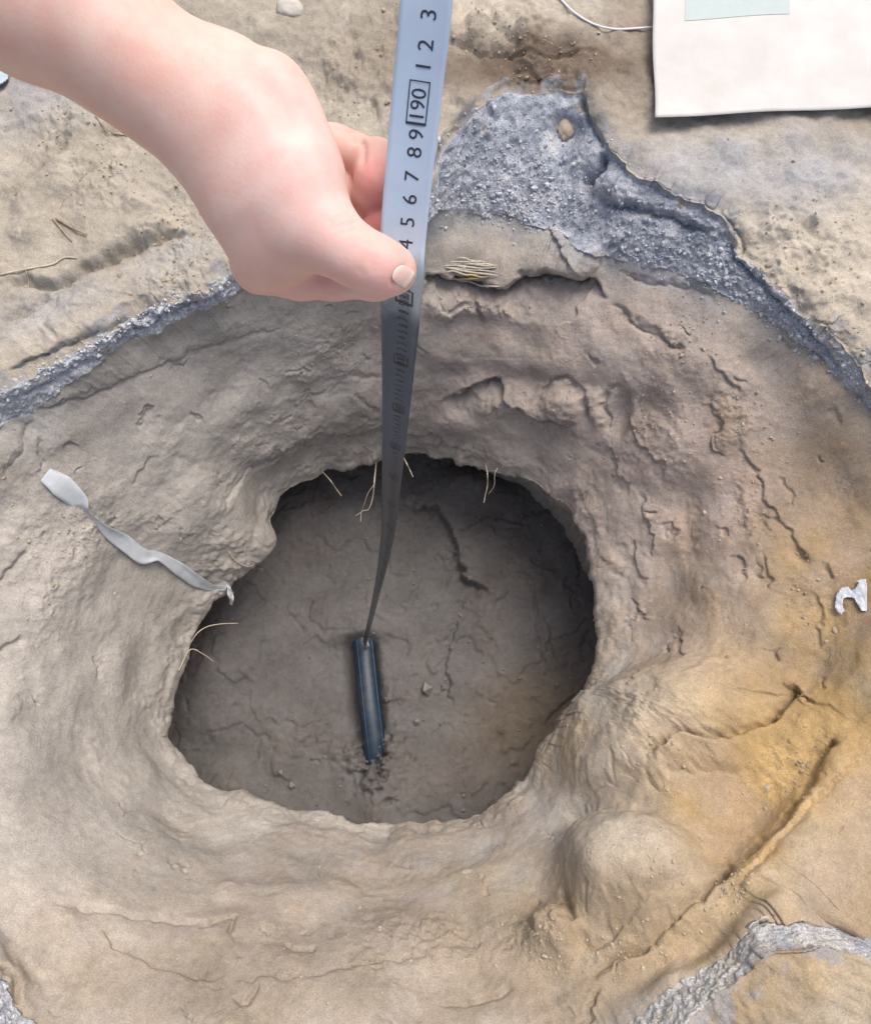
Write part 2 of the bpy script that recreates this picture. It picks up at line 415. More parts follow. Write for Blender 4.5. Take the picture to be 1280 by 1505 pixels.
# layers above the hole
CR([(430,652),(480,638),(560,632),(612,638),(640,634),(660,658),(705,655)], .006, 3.5, -.008, 14, .008, 18)
CR([(350,690),(400,660),(450,650),(470,668)], .004, 3.5, -.006, 14, .004, 14)
CR([(640,640),(655,660),(690,640)], .008, 4, -.006, 12)
CR([(520,575),(535,592),(560,600)], .006, 3.5); CR([(470,560),(520,552),(570,556)], .004, 3.5, -.004, 12)
Rf.bump(690, 662, 26, 12, 10, .016); Rf.bump(385, 800, 26, 30, 30, .012)
# left wall
CR([(0,545),(60,520),(160,480),(260,440)], .005, 5, -.010, 30)
CR([(30,610),(120,585),(240,540),(340,500),(430,470)], .003, 5, -.008, 40)
CR([(330,760),(345,720),(372,690),(420,665)], .004, 4, .004, 18)
CR([(0,860),(22,828),(45,808)], .012, 5, .010, 20); CR([(0,960),(30,935)], .010, 4)
CR([(0,700),(30,660),(42,615)], .004, 5, -.006, 24)
Rf.bump(60, 900, 60, 120, 10, .02)
# right wall hollows and ribs
Rf.bump(1165, 640, 55, 120, -28, -.035); Rf.bump(1065, 560, 120, 40, 35, .018); Rf.bump(1010, 640, 40, 90, -25, .015)
Rf.bump(960, 950, 50, 90, 10, -.018); Rf.bump(1200, 960, 50, 110, 20, -.03); Rf.bump(1100, 850, 70, 110, 0, .02)
for pts in ([(905,600),(935,640),(960,675),(985,690)], [(935,715),(945,745),(960,790),(962,830)], [(890,640),(905,700),(930,720)],
            [(925,790),(940,830),(950,855)], [(1045,590),(1055,610),(1050,650),(1065,680)], [(1080,640),(1110,700),(1125,745),(1140,770)],
            [(1110,745),(1140,770),(1170,800),(1183,828)], [(1090,815),(1105,850)], [(1120,815),(1130,850),(1128,870)],
            [(980,760),(983,790)], [(1035,520),(1070,560),(1080,580)], [(905,925),(935,895),(930,910)], [(1000,920),(1010,960),(1020,990)],
            [(1225,590),(1230,610),(1240,630)], [(1195,860),(1205,900),(1198,930),(1200,955)], [(1150,1010),(1165,1020),(1160,1000)]):
    CR(pts, .0026, 2.2, -.006, 20, .002, 14, 1.7)
Rf.bump(1175, 818, 14, 8, 40, -.014)
# mounds and gullies, lower right
Rf.bump(975, 1085, 132, 92, -28, .125, 1.8, .5); Rf.bump(935, 1290, 100, 72, 10, .095, 2.2, .5); Rf.bump(812, 1372, 40, 34, 25, .040, 1.8, .5)
Rf.bump(1110, 1200, 150, 34, -48, -.035, 1.2); Rf.bump(1010, 1390, 120, 26, -30, -.035, 1.2); Rf.bump(880, 1195, 70, 16, -12, -.03, 1.2)
Rf.bump(1170, 1300, 60, 110, 42, .035, 1.3)
CR([(1140,1000),(1165,1012),(1130,1060),(1085,1100),(1040,1115),(985,1150),(962,1172)], .022, 5.5, -.014, 34, .012, 24)
CR([(960,1172),(970,1180),(1040,1150),(1110,1125)], .009, 4, -.010, 26)
CR([(1238,1070),(1222,1096),(1165,1200),(1120,1240),(1075,1280),(1055,1310),(1010,1350),(960,1385),(890,1412),(830,1440)], .020, 7, -.006, 40, .008, 26, 1.3)
CR([(1065,1255),(1072,1285),(1052,1312)], .012, 4.5, .006, 14)
CR([(1225,1085),(1212,1105)], .010, 6)
CR([(826,1302),(838,1340),(846,1372)], .018, 6, .004, 14); CR([(788,1310),(776,1350),(790,1392)], .012, 4.5, -.006, 14)
CR([(832,1360),(870,1390),(920,1365),(985,1335),(1010,1310)], .012, 6, -.006, 18)
CR([(820,1200),(880,1180),(960,1172)], .010, 7, .006, 26); CR([(880,1440),(860,1490),(840,1505)], .010, 4, .006, 20)
CR([(1280,1090),(1220,1160),(1150,1240),(1100,1300),(1040,1350)], .004, 6, .010, 60)
# near wall
CR([(60,1330),(170,1345),(230,1355),(330,1360)], .006, 4, -.006, 18); CR([(180,1405),(240,1425),(330,1442)], .007, 4, .006, 20)
CR([(285,1372),(310,1360),(345,1350),(335,1375),(350,1388)], .008, 3.5); CR([(415,1390),(440,1398),(468,1400)], .007, 3.5, -.004, 14)
CR([(330,1442),(450,1450),(560,1420),(640,1400)], .005, 6, .008, 30); CR([(640,1470),(700,1455),(760,1440)], .008, 4, -.006, 14)
CR([(340,1470),(360,1480),(382,1450)], .008, 4); CR([(0,1420),(20,1440),(25,1480)], .014, 6, .006, 20)
# asphalt slab: break, hole with a stone in it, slab steps
CR([(893,220),(882,250),(866,268),(862,300)], .030, 7, .004, 16, -.004, 12, 0.6); CR([(858,140),(868,180),(893,222)], .012, 5, -.008, 10)
CR([(712,150),(715,168),(740,180)], .010, 4.5, .006, 20); Rf.bump(830, 192, 22, 26, 20, -.030, 1.6)
CR([(870,296),(930,302),(985,318),(1050,345)], .016, 6, -.010, 18, .008, 16)
CR([(1060,338),(1078,382),(1130,430),(1190,485),(1250,560)], .012, 6, -.008, 16, .004, 10); Rf.bump(905, 272, 26, 20, 20, .02)
CR([(0,588),(80,560),(180,500),(260,455),(350,412)], .008, 4.5, -.004, 10, .006, 14)
# ground above and left: broken steps of old layers
CR([(0,430),(45,412),(80,418),(140,392),(205,358),(245,348),(285,330)], .014, 5, -.016, 34, .008, 24)
CR([(0,470),(35,455),(70,425)], .012, 5, -.010, 20); CR([(140,215),(170,180),(205,165)], .010, 5, -.012, 26)
CR([(75,165),(110,185),(135,200)], .008, 4, .006, 14); CR([(0,190),(40,180)], .008, 4); CR([(120,385),(60,470),(85,500)], .006, 4)
CR([(0,300),(60,250),(130,200)], .008, 6, .012, 50); CR([(0,370),(90,310),(160,250),(240,210)], .006, 6, .012, 40)
CR([(605,45),(640,70),(660,60)], .008, 4, .006, 20); CR([(710,25),(745,45),(770,70)], .010, 4, -.006, 18)
CR([(640,55),(720,70),(800,75),(890,65)], .008, 6, -.014, 34); CR([(470,100),(480,125)], .010, 5); CR([(555,150),(552,175)], .014, 5)
CR([(735,100),(780,90),(792,110),(790,130)], .010, 4, -.004, 12)
CR([(1170,330),(1210,350),(1240,375)], .010, 5, .004, 16); CR([(1060,310),(1080,345),(1095,385)], .008, 4, .008, 18)
# broad spade cuts: one side shaved back
for _ in range(60):
    a = random.uniform(0, 2 * math.pi); f = random.uniform(0.12, .9); j = int(a / (2 * math.pi) * NT) % NT
    r = RL[j] + (R2[j] - RL[j]) * f; x, y = PC[0] + r * math.sin(a), PC[1] - r * math.cos(a)
    if not (-60 < x < 1340 and -60 < y < 1570): continue
    ta = math.atan2(math.sin(a), math.cos(a)) + random.gauss(0.1, 0.3); L = random.uniform(70, 190); k = random.uniform(-.25, .25); dx, dy = math.cos(ta), math.sin(ta)
    CR([(x - dx * L / 2, y - dy * L / 2), (x + dy * k * L * .5, y - dx * k * L * .5), (x + dx * L / 2, y + dy * L / 2)], .0, 3, -random.uniform(.002, .006), random.uniform(30, 60), 0, 20, 1.2)
for _ in range(46):
    a = random.uniform(0, 2 * math.pi); f = random.uniform(.1, .95); j = int(a / (2 * math.pi) * NT) % NT
    r = RL[j] + (R2[j] - RL[j]) * f
    Rf.bump(PC[0] + r * math.sin(a), PC[1] - r * math.cos(a), random.uniform(35, 80), random.uniform(18, 36), math.degrees(a) + random.uniform(-20, 30), random.choice([-1, -1, 1]) * random.uniform(.006, .014), 1.2, .8)
# random short flakes and scratches that follow the pit round
for _ in range(190):
    a = random.uniform(0, 2 * math.pi); f = random.uniform(0.02, 1.5)
    j = int(a / (2 * math.pi) * NT) % NT
    r = RL[j] + (R2[j] - RL[j]) * f + 4
    if 1.0 < f < 1.25: continue
    x, y = PC[0] + r * math.sin(a), PC[1] - r * math.cos(a)
    if not (-60 < x < 1340 and -60 < y < 1570): continue
    ta = math.atan2(math.sin(a), math.cos(a)) + random.gauss(0.12, 0.38)
    L = random.choice([8, 12, 16, 22, 34, 50]) * random.uniform(.7, 1.3)
    dx, dy = math.cos(ta), math.sin(ta); k = random.uniform(-.35, .35)
    pts = [(x - dx * L / 2, y - dy * L / 2), (x + dy * k * L * .4, y - dx * k * L * .4), (x + dx * L / 2, y + dy * L / 2)]
    CR(pts, random.uniform(.0015, .006), random.uniform(2.0, 3.0), random.choice([-.005, -.003, 0, .003]), random.uniform(6, 14), random.choice([0, .003]), 9, 1.5)
G2 = G + NRM * Rf.D.reshape(S.shape)[..., None]

# -------------------------------------------------- colours of the soil by region (dry, damp, ochre, mauve clay; tarred layer)
def C(*c): return np.array(c, np.float32)
DRY, PALE, MAUVE, OCHRE, GREY, DAMP, TAR = C(.40,.36,.295), C(.50,.45,.37), C(.43,.355,.305), C(.39,.27,.125), C(.43,.405,.37), C(.155,.12,.09), C(.36,.395,.46)
def mixc(c, m, col): return c + (col - c) * np.clip(m, 0, 1)[:, None]
blend = lambda blobs, k=0.35: np.clip(Rf.mask(blobs) + k * mid * (Rf.mask(blobs) > 0.03), 0, 1)
col = np.tile(DRY, (len(Q), 1))
col = mixc(col, isw * 0.8, GREY)
col = mixc(col, blend([(1050,700,260,350,-25,1.0),(860,520,240,170,10,.8),(400,1440,500,160,0,.5),(700,600,150,80,0,.4),(640,480,120,60,0,.5)]), MAUVE)
col = mixc(col, blend([(1190,1180,260,300,20,1.1),(960,1380,320,160,0,.75),(1240,860,150,260,0,.9),(1060,900,140,120,0,.35),(860,1120,80,60,0,.6),(1130,1010,120,120,0,.6),(400,1480,500,120,0,.2)]), OCHRE)
col = mixc(col, isw * blend([(400,1440,560,190,0,.75),(820,1470,300,120,0,.4)]), C(.335,.285,.225))
col = mixc(col, blend([(930,1280,90,60,0,.6),(960,1080,110,70,-25,.45),(1220,1260,70,120,30,.4),(1130,520,60,60,30,.3),(850,365,160,40,8,.5)]), PALE)
col = mixc(col, isg * blend([(1150,330,260,150,25,.8),(700,30,120,45,0,.7),(200,440,150,40,-25,.5)]), PALE)
col = mixc(col, isg * blend([(790,95,170,48,0,1.3),(930,120,60,120,0,.6),(560,70,80,70,0,.4)]), DAMP)
col = mixc(col, isg * blend([(60,140,90,60,-30,.7),(220,395,120,35,-25,.5),(70,450,90,30,-25,.6),(1120,250,230,70,0,.95)]), C(.33,.33,.335))
dustn = fbm(Q, 30, 4, 61, 0.6)
streak = fbm(WQ * np.array([1, 1, 2.4], np.float32), 3.2, 4, 81, 0.55)          # patches of damper and drier soil
col = col * (1 + 0.30 * np.clip(streak, -.6, .6) * np.where(Sf < 1, .6, 1))[:, None].astype(np.float32)
col = mixc(col, 0.45 * sstep(0.12, 0.5, fbm(WQ, 5.0, 3, 85)) * isw * sstep(350, 750, Rf.u), C(.33,.265,.215))
ta = isa * (1 - 0.0 * Sf)
tarc = mixc(np.tile(TAR, (len(Q), 1)), sstep(-0.25, 0.35, dustn + 0.55 * (Sf - 1.45) + 0.42 * (np.tile(R1 - R2, NR) < 60)), C(.56,.58,.62))
tarc = mixc(tarc, sstep(0.42, 0.62, dustn), C(.47,.43,.36))
tarc = mixc(tarc, np.clip(Rf.mask([(1080,1440,260,150,0,.75)]) * (0.7 + dustn), 0, 1), C(.46,.44,.38))
# the tarred layer has a ragged lower edge where crumbled grit trails onto the clay
rag = isa * 1.0
trail = ((Sf > 2) & (Sf < 2.25)).astype(np.float32) * sstep(0.16, 0.0, (Sf - 2.0) + 0.10 * dustn) * np.tile(sstep(20, 90, R1 - R2), NR) * .7
col = mixc(col, rag, 0) if False else col * (1 - rag[:, None]) + tarc * rag[:, None]
col = mixc(col, trail, C(.36,.37,.39))
ov = ((Sf <= 1) & (Sf > 0.97)).astype(np.float32) * sstep(-0.1, 0.3, dustn)
col = mixc(col, ov * 0.7, C(.30,.31,.33))

def ring_part(name, a, b, mat):
    V = G2[a:b].reshape(-1, 3); o = make_mesh(name, V, grid_faces(b - a, NT, True)[:, ::-1], mat, col=col.reshape(NR, NT, 3)[a:b].reshape(-1, 3))
    tag(o, kind='structure'); return o
ground = ring_part('ground', 0, nGround, M_SOIL)
pavement = ring_part('asphalt_pavement', nGround - 1, nGround + NA, M_ASPH)
wall = ring_part('pit_wall', nGround + NA - 1, NR, M_WALL)

# -------------------------------------------------- pit floor
FZ = -1.0
bx = at_z(*px(RL), FZ)
x0, x1 = bx[:, 0].min() - .22, bx[:, 0].max() + .22; y0, y1 = bx[:, 1].min() - .22, bx[:, 1].max() + .22
nx, ny = 440, 420
gx, gy = np.meshgrid(np.linspace(x0, x1, nx), np.linspace(y0, y1, ny))
FG = np.stack([gx, gy, np.full_like(gx, FZ)], -1); fu, fv, _ = proj(FG)
Ff = Relief(fu, fv, FG); FQ = FG.reshape(-1, 3).astype(np.float32)
fb, fm, ff, ft = fbm(FQ, 3.2, 3, 71), fbm(FQ, 13, 3, 72), fbm(FQ, 60, 3, 73, .6), fbm(FQ, 8, 4, 74)
Ff.D += .030 * fb + .010 * fm + .0022 * ff + .006 * sstep(.1, .16, ft) + .005 * sstep(-.25, -.2, ft) + .004 * ff * sstep(.1, .4, fm)
FC = Ff.crack
FC([(575,738),(620,746),(645,752),(664,785),(671,820),(680,848),(700,862),(728,880)], .014, 2.8, -.024, 24, .026, 50)
FC([(664,785),(690,770),(740,760),(790,778)], .006, 4, .006, 20)
FC([(742,846),(770,846),(782,862),(788,890),(790,930),(796,975),(810,1000)], .009, 2.4, -.005, 20, .008, 20)
FC([(690,900),(668,930),(655,955),(652,985),(660,1015),(672,1040)], .010, 2.4, -.004, 20, .008, 22)
FC([(640,950),(622,975),(630,1000)], .007, 3.4); FC([(800,905),(815,940),(818,980)], .008, 3.6); FC([(860,1010),(820,1040),(800,1075)], .008, 4, .006, 18)
FC([(470,760),(485,745),(500,752)], .007, 3.6); FC([(480,845),(495,860),(515,858)], .007, 3.6); FC([(430,900),(450,930)], .006, 3.6)
FC([(470,730),(520,728),(560,745)], .006, 4, -.004, 18)
Ff.bump(700, 720, 60, 24, 10, .05); Ff.bump(330, 960, 60, 130, 25, .07); Ff.bump(440, 740, 70, 50, -30, .06)
for _ in range(70):
    x, y = random.uniform(270, 880), random.uniform(680, 1190); ta_ = random.uniform(0, math.pi); L = random.uniform(5, 20)
    k = random.uniform(-.5, .5); dx, dy = math.cos(ta_), math.sin(ta_)
    FC([(x - dx * L / 2, y - dy * L / 2), (x + dy * k * L, y - dx * k * L), (x + dx * L / 2, y + dy * L / 2)], random.uniform(.003, .007), random.uniform(2.2, 3.2), random.choice([0, .004, -.003]), 7)
# trench of the pipe: pipe axis on the floor
PA, PB = at_z(533.0, 938.0, FZ), at_z(563.0, 1215.0, FZ)
pd = (PB - PA)[:2]; pl = np.linalg.norm(pd); pd /= pl; pn = np.array([pd[1], -pd[0]])       # pn points image left
rel = FQ[:, :2] - PA[:2]; al = rel @ pd; ac = rel @ pn
on = sstep(-.02, .03, al) * (1 - sstep(.40 * pl, .80 * pl, al + .16 * fm + .10 * ff))
flat = np.exp(-(ac / .10) ** 2) * on
Ff.D = Ff.D * (1 - flat) + flat * (.004 * ff + .003 * fm)
Ff.D += on * (-.050 * np.exp(-((ac + 0.0) / .036) ** 4) - .035 * np.exp(-((ac - .040) / .014) ** 2)) + (1 - sstep(-.02, .03, al)) * .045 * np.exp(-(ac / .09) ** 2) * np.exp(-(al / .12) ** 2)
Ff.D += .034 * np.exp(-(ac / .075) ** 2) * sstep(.36 * pl, .80 * pl, al + .16 * fm + .10 * ff)
FG[..., 2] += Ff.D.reshape(gx.shape)
fcol = np.tile(C(.145,.139,.136), (len(FQ), 1)); fcol = mixc(fcol, .6 * sstep(.0, .4, fm + fb * .6), C(.145,.128,.120))
fcol = mixc(fcol, np.clip(Ff.mask([(790,1060,110,80,-30,.7)]), 0, 1), C(.20,.155,.105))
floor = make_mesh('pit_floor', FG.reshape(-1, 3), grid_faces(ny, nx), M_FLOOR, col=fcol); tag(floor, kind='structure')

# -------------------------------------------------- lookup: photograph pixel -> surface point
step = 3
LUT = np.full((700, 700), -1, np.int32)
vis = (Sf < 3.0) & (Sf > 0.0)
uu, vv2, _ = proj(G2); uu = uu.ravel(); vv2 = vv2.ravel()
ok = vis & (uu > -300) & (uu < 1600) & (vv2 > -300) & (vv2 < 1780)
ids = np.where(ok)[0]; ids = ids[np.argsort(G2.reshape(-1, 3)[ids, 2])]
LUT[((vv2[ids] + 300) // step).astype(int), ((uu[ids] + 300) // step).astype(int)] = ids
GF = G2.reshape(-1, 3); NF = grid_normals(G2).reshape(-1, 3)
if NF[(nGround - 5) * NT, 2] < 0: NF = -NF
def surf(u, v):
    a, b = int((v + 300) // step), int((u + 300) // step)
    for r in range(0, 6):
        w = LUT[max(a - r, 0):a + r + 1, max(b - r, 0):b + r + 1]; w = w[w >= 0]
        if len(w): return GF[w[len(w) // 2]].copy(), NF[w[len(w) // 2]].copy()
    return at_z(u, v, 0.0), None

exec_objects = True

# ================================================================== things
# ------------------------------------------------------------------ hand and forearm
def mm(u, v, d): return np.array([(u - CX) / F * d, -(v - CY) / F * d, -d])      # lens space, metres
def rp(px_, d): return px_ * d / F
def cone(P, a, b):                          # distance to a tapered limb between two joints (u, v, depth, radius px)
    A, B = mm(*a[:3]), mm(*b[:3]); ra, rb = rp(a[3], a[2]), rp(b[3], b[2])
    d = (B - A).astype(np.float32); t = np.clip(((P - A.astype(np.float32)) @ d) / (d @ d), 0, 1)
    return np.linalg.norm(P - A.astype(np.float32) - t[..., None] * d, axis=-1) - (ra + (rb - ra) * t)
def smin(a, b, k):
    h = np.clip(0.5 + 0.5 * (b - a) / k, 0, 1); return b + (a - b) * h - k * h * (1 - h)
def chain(P, pts, k=0.004):
    r = cone(P, pts[0], pts[1])
    for i in range(1, len(pts) - 1): r = smin(r, cone(P, pts[i], pts[i + 1]), k)
    return r

FOREARM = [(-520, -330, .250, 150), (-200, -165, .300, 112), (45, -2, .332, 101), (190, 80, .350, 89), (295, 150, .358, 76)]
DORSAL = [(275, 160, .360, 66), (352, 275, .366, 55), (395, 378, .370, 46)]
THENAR = [(340, 130, .352, 62), (405, 190, .350, 64), (432, 258, .350, 60), (460, 325, .350, 50)]
THUMB = [(448, 322, .350, 50), (497, 360, .348, 43), (528, 379, .349, 40), (560, 393, .352, 38), (578, 398, .355, 34)]
INDEX = [(388, 384, .378, 50), (440, 402, .380, 36), (490, 410, .383, 29), (552, 412, .385, 27), (584, 408, .3845, 24)]
RING = [(430, 210, .392, 34), (490, 217, .390, 31), (518, 224, .390, 30)]
RING2 = [(526, 228, .393, 27), (553, 240, .384, 34), (556, 268, .379, 35), (542, 290, .382, 26)]
MID = [(440, 285, .392, 36), (505, 284, .398, 32), (530, 296, .400, 31)]
MID2 = [(538, 300, .402, 28), (564, 316, .394, 32), (562, 336, .389, 31), (548, 352, .390, 26)]
PALM = [(390, 215, .382, 56), (420, 310, .384, 52)]

FILL = [(362, 215, .356, 64), (404, 300, .358, 62), (414, 325, .360, 52)]
def hand_sdf(P):
    arm = chain(P, FOREARM, .012); body = smin(chain(P, DORSAL, .010), chain(P, PALM, .010), .012)
    th = smin(chain(P, THENAR, .012), chain(P, FILL, .012), .024)
    d = smin(arm, body, .022); d = smin(d, th, .022)
    # wrist bone and tendon hollow beside the thumb
    d = smin(d, np.linalg.norm(P - mm(400, 128, .345).astype(np.float32), axis=-1) - rp(44, .345), .010)
    d = -smin(-d, cone(P, (350, 62, .322, 15), (436, 178, .3265, 11)) + .0015, .010)
    d = smin(d, chain(P, THUMB, .006), .010)
    d = smin(d, chain(P, INDEX, .005), .0022)
    r = smin(chain(P, RING, .004), chain(P, RING2, .003), .0022); m = smin(chain(P, MID, .004), chain(P, MID2, .003), .0022)
    d = smin(d, r, .0022); d = smin(d, m, .0018)
    return d

def surface_nets(Fv, org, h):
    nx_, ny_, nz_ = Fv.shape; neg = Fv < 0
    acc = np.zeros((nx_ - 1, ny_ - 1, nz_ - 1, 3), np.float32); cnt = np.zeros((nx_ - 1, ny_ - 1, nz_ - 1), np.float32)
    I, J, K = [slice(0, n - 1) for n in Fv.shape]
    full = [nx_, ny_, nz_]
    for ax in range(3):
        o = [a for a in range(3) if a != ax]
        for da in (0, 1):
            for db in (0, 1):
                sl0 = [slice(0, n - 1) for n in full]; sl1 = [slice(0, n - 1) for n in full]
                off = [0, 0, 0]; off[o[0]] = da; off[o[1]] = db
                for a in o:
                    sl0[a] = slice(off[a], full[a] - 1 + off[a]); sl1[a] = sl0[a]
                sl1[ax] = slice(1, full[ax])
                f0, f1 = Fv[tuple(sl0)], Fv[tuple(sl1)]; x = (f0 < 0) != (f1 < 0)
                t = np.where(x, f0 / np.where(x, f0 - f1, 1), 0)
                xi = x.astype(np.float32); cnt += xi
                acc[..., ax] += xi * t
                for a in o: acc[..., a] += xi * off[a]
    act = cnt > 0; idx = np.full(cnt.shape, -1, np.int64); idx[act] = np.arange(act.sum())
    cells = np.argwhere(act); V = org + h * (cells + acc[act] / cnt[act][:, None])
    faces = []
    for ax in range(3):
        o = [(ax + 1) % 3, (ax + 2) % 3]
        sl0 = [slice(1, n - 1) for n in full]; sl1 = [slice(1, n - 1) for n in full]
        sl0[ax] = slice(0, full[ax] - 1); sl1[ax] = slice(1, full[ax])
        a, b = neg[tuple(sl0)], neg[tuple(sl1)]
        for fl in (False, True):
            e = np.argwhere((a != b) & (a == fl)); 
            if not len(e): continue
            base = e.copy(); base[:, o[0]] += 1; base[:, o[1]] += 1
            q = []
            for d0, d1 in ((0, 0), (1, 0), (1, 1), (0, 1)):
                c = base.copy(); c[:, o[0]] -= d0; c[:, o[1]] -= d1; q.append(idx[c[:, 0], c[:, 1], c[:, 2]])
            q = np.stack(q, -1); faces.append(q if fl else q[:, ::-1])
    Fq = np.concatenate(faces); return V, Fq[(Fq >= 0).all(1)]

hs = 0.0015
lo = np.array([-.262, .075, -.425]); hi = np.array([.0, .30, -.225])
dim = np.ceil((hi - lo) / hs).astype(int)
ax_ = [np.arange(n, dtype=np.float32) * hs + l for n, l in zip(dim, lo)]
GP = np.stack(np.meshgrid(*ax_, indexing='ij'), -1).astype(np.float32)
HV, HF = surface_nets(hand_sdf(GP), lo, hs)
# skin tone: redder towards the fingers and the thumb tip, pale over the thumb mound
def near_blob(P, u, v, d, r): return np.exp(-(np.linalg.norm(P - mm(u, v, d), axis=-1) / r) ** 2)[:, None]
sk = np.tile(np.array([.73, .52, .452]), (len(HV), 1))
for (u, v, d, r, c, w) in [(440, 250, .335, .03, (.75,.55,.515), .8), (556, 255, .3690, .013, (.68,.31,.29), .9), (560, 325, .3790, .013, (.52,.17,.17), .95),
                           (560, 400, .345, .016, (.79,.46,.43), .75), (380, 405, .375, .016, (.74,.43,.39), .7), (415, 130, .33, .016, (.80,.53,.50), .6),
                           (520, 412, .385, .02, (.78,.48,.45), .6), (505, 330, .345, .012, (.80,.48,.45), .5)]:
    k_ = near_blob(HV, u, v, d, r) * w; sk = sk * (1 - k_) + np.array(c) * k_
# fine creases at the thumb joint and the wrist
hu = CX + F * HV[:, 0] / -HV[:, 2]; hv_ = CY - F * HV[:, 1] / -HV[:, 2]
hn = np.zeros_like(HV); e1 = HV[HF[:, 2]] - HV[HF[:, 0]]; e2 = HV[HF[:, 3]] - HV[HF[:, 1]]; fn = np.cross(e1, e2)
for k in range(4): np.add.at(hn, HF[:, k], fn)
hn /= np.linalg.norm(hn, axis=1)[:, None] + 1e-12
front = hn[:, 2] > 0.05
if front.mean() < 0.3: hn = -hn; HF = HF[:, ::-1]; front = hn[:, 2] > 0.05
for pts, dp, w in [([(482,338),(505,330),(530,326)], .0009, 3), ([(488,347),(510,340),(533,335)], .0007, 3), ([(478,328),(500,320),(522,316)], .0005, 3),
                   ([(575,424),(579,409),(589,396),(603,387)], .0011, 3.2), ([(548,372),(556,384),(560,400)], .0004, 3), ([(540,376),(548,388),(551,404)], .0004, 3), ([(515,210),(528,205),(534,214),(533,250)], .0020, 4), ([(462,405),(472,412),(474,425)], .0006, 3), ([(480,408),(490,416)], .0005, 3), ([(522,390),(530,398),(534,408)], .0004, 3)]:
    d, t = seg_dist(hu, hv_, pts); HV -= hn * (np.where(front, dp * np.exp(-(d / w) ** 2), 0) * sstep(0, .2, t) * sstep(0, .2, 1 - t))[:, None]

m, n, b = mat_new('skin')
at = N(n, 'ShaderNodeAttribute'); at.attribute_name = 'tone'; tc = N(n, 'ShaderNodeTexCoord')
s1 = noise_node(n, tc.outputs['Object'], 55, 4, 0.6); s2 = noise_node(n, tc.outputs['Object'], 900, 3, 0.6)
rr = ramp(n, s1.outputs[0], [(0.33, (1.0, 0.86, 0.84)), (0.68, (1.03, 1.05, 1.05))])
n.links.new(mult(n, at.outputs['Color'], rr.outputs[0]), b.inputs['Base Color'])
b.inputs['Roughness'].default_value = 0.55; b.inputs['Specular IOR Level'].default_value = 0.35
b.inputs['Subsurface Weight'].default_value = 0.35; b.inputs['Subsurface Radius'].default_value = (1.0, 0.35, 0.2); b.inputs['Subsurface Scale'].default_value = 0.005
sv = N(n, 'ShaderNodeTexVoronoi'); sv.inputs['Scale'].default_value = 700; n.links.new(tc.outputs['Object'], sv.inputs['Vector'])
sm_ = N(n, 'ShaderNodeMath', operation='ADD'); n.links.new(sv.outputs['Distance'], sm_.inputs[0]); n.links.new(s2.outputs[0], sm_.inputs[1])
bp = N(n, 'ShaderNodeBump'); bp.inputs['Strength'].default_value = 0.10; bp.inputs['Distance'].default_value = 0.0006
n.links.new(sm_.outputs[0], bp.inputs['Height']); n.links.new(bp.outputs[0], b.inputs['Normal'])
M_SKIN = m
person = empty('person', tuple(cam2world(mm(55, -6, .332))))
tag(person, "bare forearm and hand pinching the measuring tape between thumb and forefinger", 'person')
arm = make_mesh('arm', cam2world(HV), HF, M_SKIN, col=sk); keep_parent(arm, person)
# thumb nail: a plate lying on the tip of the thumb
na, nb = 15, 13; cen = np.array([592.5, 406.0]); axd = np.array([.78, .55]); axd /= np.linalg.norm(axd); bxd = np.array([-axd[1], axd[0]])
NV = []
for i in range(na):
    for j in range(nb):
        a, bq = (i / (na - 1) * 2 - 1), (j / (nb - 1) * 2 - 1)
        sx = a * math.sqrt(1 - (.42 if a < 0 else .22) * bq * bq); sy = bq * (1 - .22 * a * a * (1 if a < 0 else .8))
        p = cen + axd * sx * 15 + bxd * sy * 15.5
        ray = mm(p[0], p[1], 1.0); dd = .30
        for _ in range(60):
            dv_ = float(hand_sdf((ray * dd)[None].astype(np.float32))[0]); dd += max(dv_, -.001) * .8
            if abs(dv_) < 1e-5 or dd > .375: break
        dd = min(dd, .360)
        lift = .0003 * (1 - .9 * max(abs(a), abs(bq)) ** 4)
        NV.append(ray * (dd - lift))
ncol = np.array([((.80, .55, .50) if i < na - 4 else (.84, .72, .66)) if i > 2 else (.83, .63, .58) for i in range(na) for j in range(nb)])
M_NAIL = simple_mat('nail', (.82, .60, .55), .3, var=.06, scale=200)
_n = M_NAIL.node_tree; _a = N(_n, 'ShaderNodeAttribute'); _a.attribute_name = 'tone'
for _m in [x for x in _n.nodes if x.type == 'RGB']: [_n.links.new(_a.outputs['Color'], l.to_socket) for l in list(_m.outputs[0].links)]
nail = make_mesh('thumb_nail', cam2world(np.array(NV)), grid_faces(na, nb), M_NAIL, None, col=ncol)
nail.modifiers.new('Solidify', 'SOLIDIFY').thickness = 0.0002; nail.parent = arm

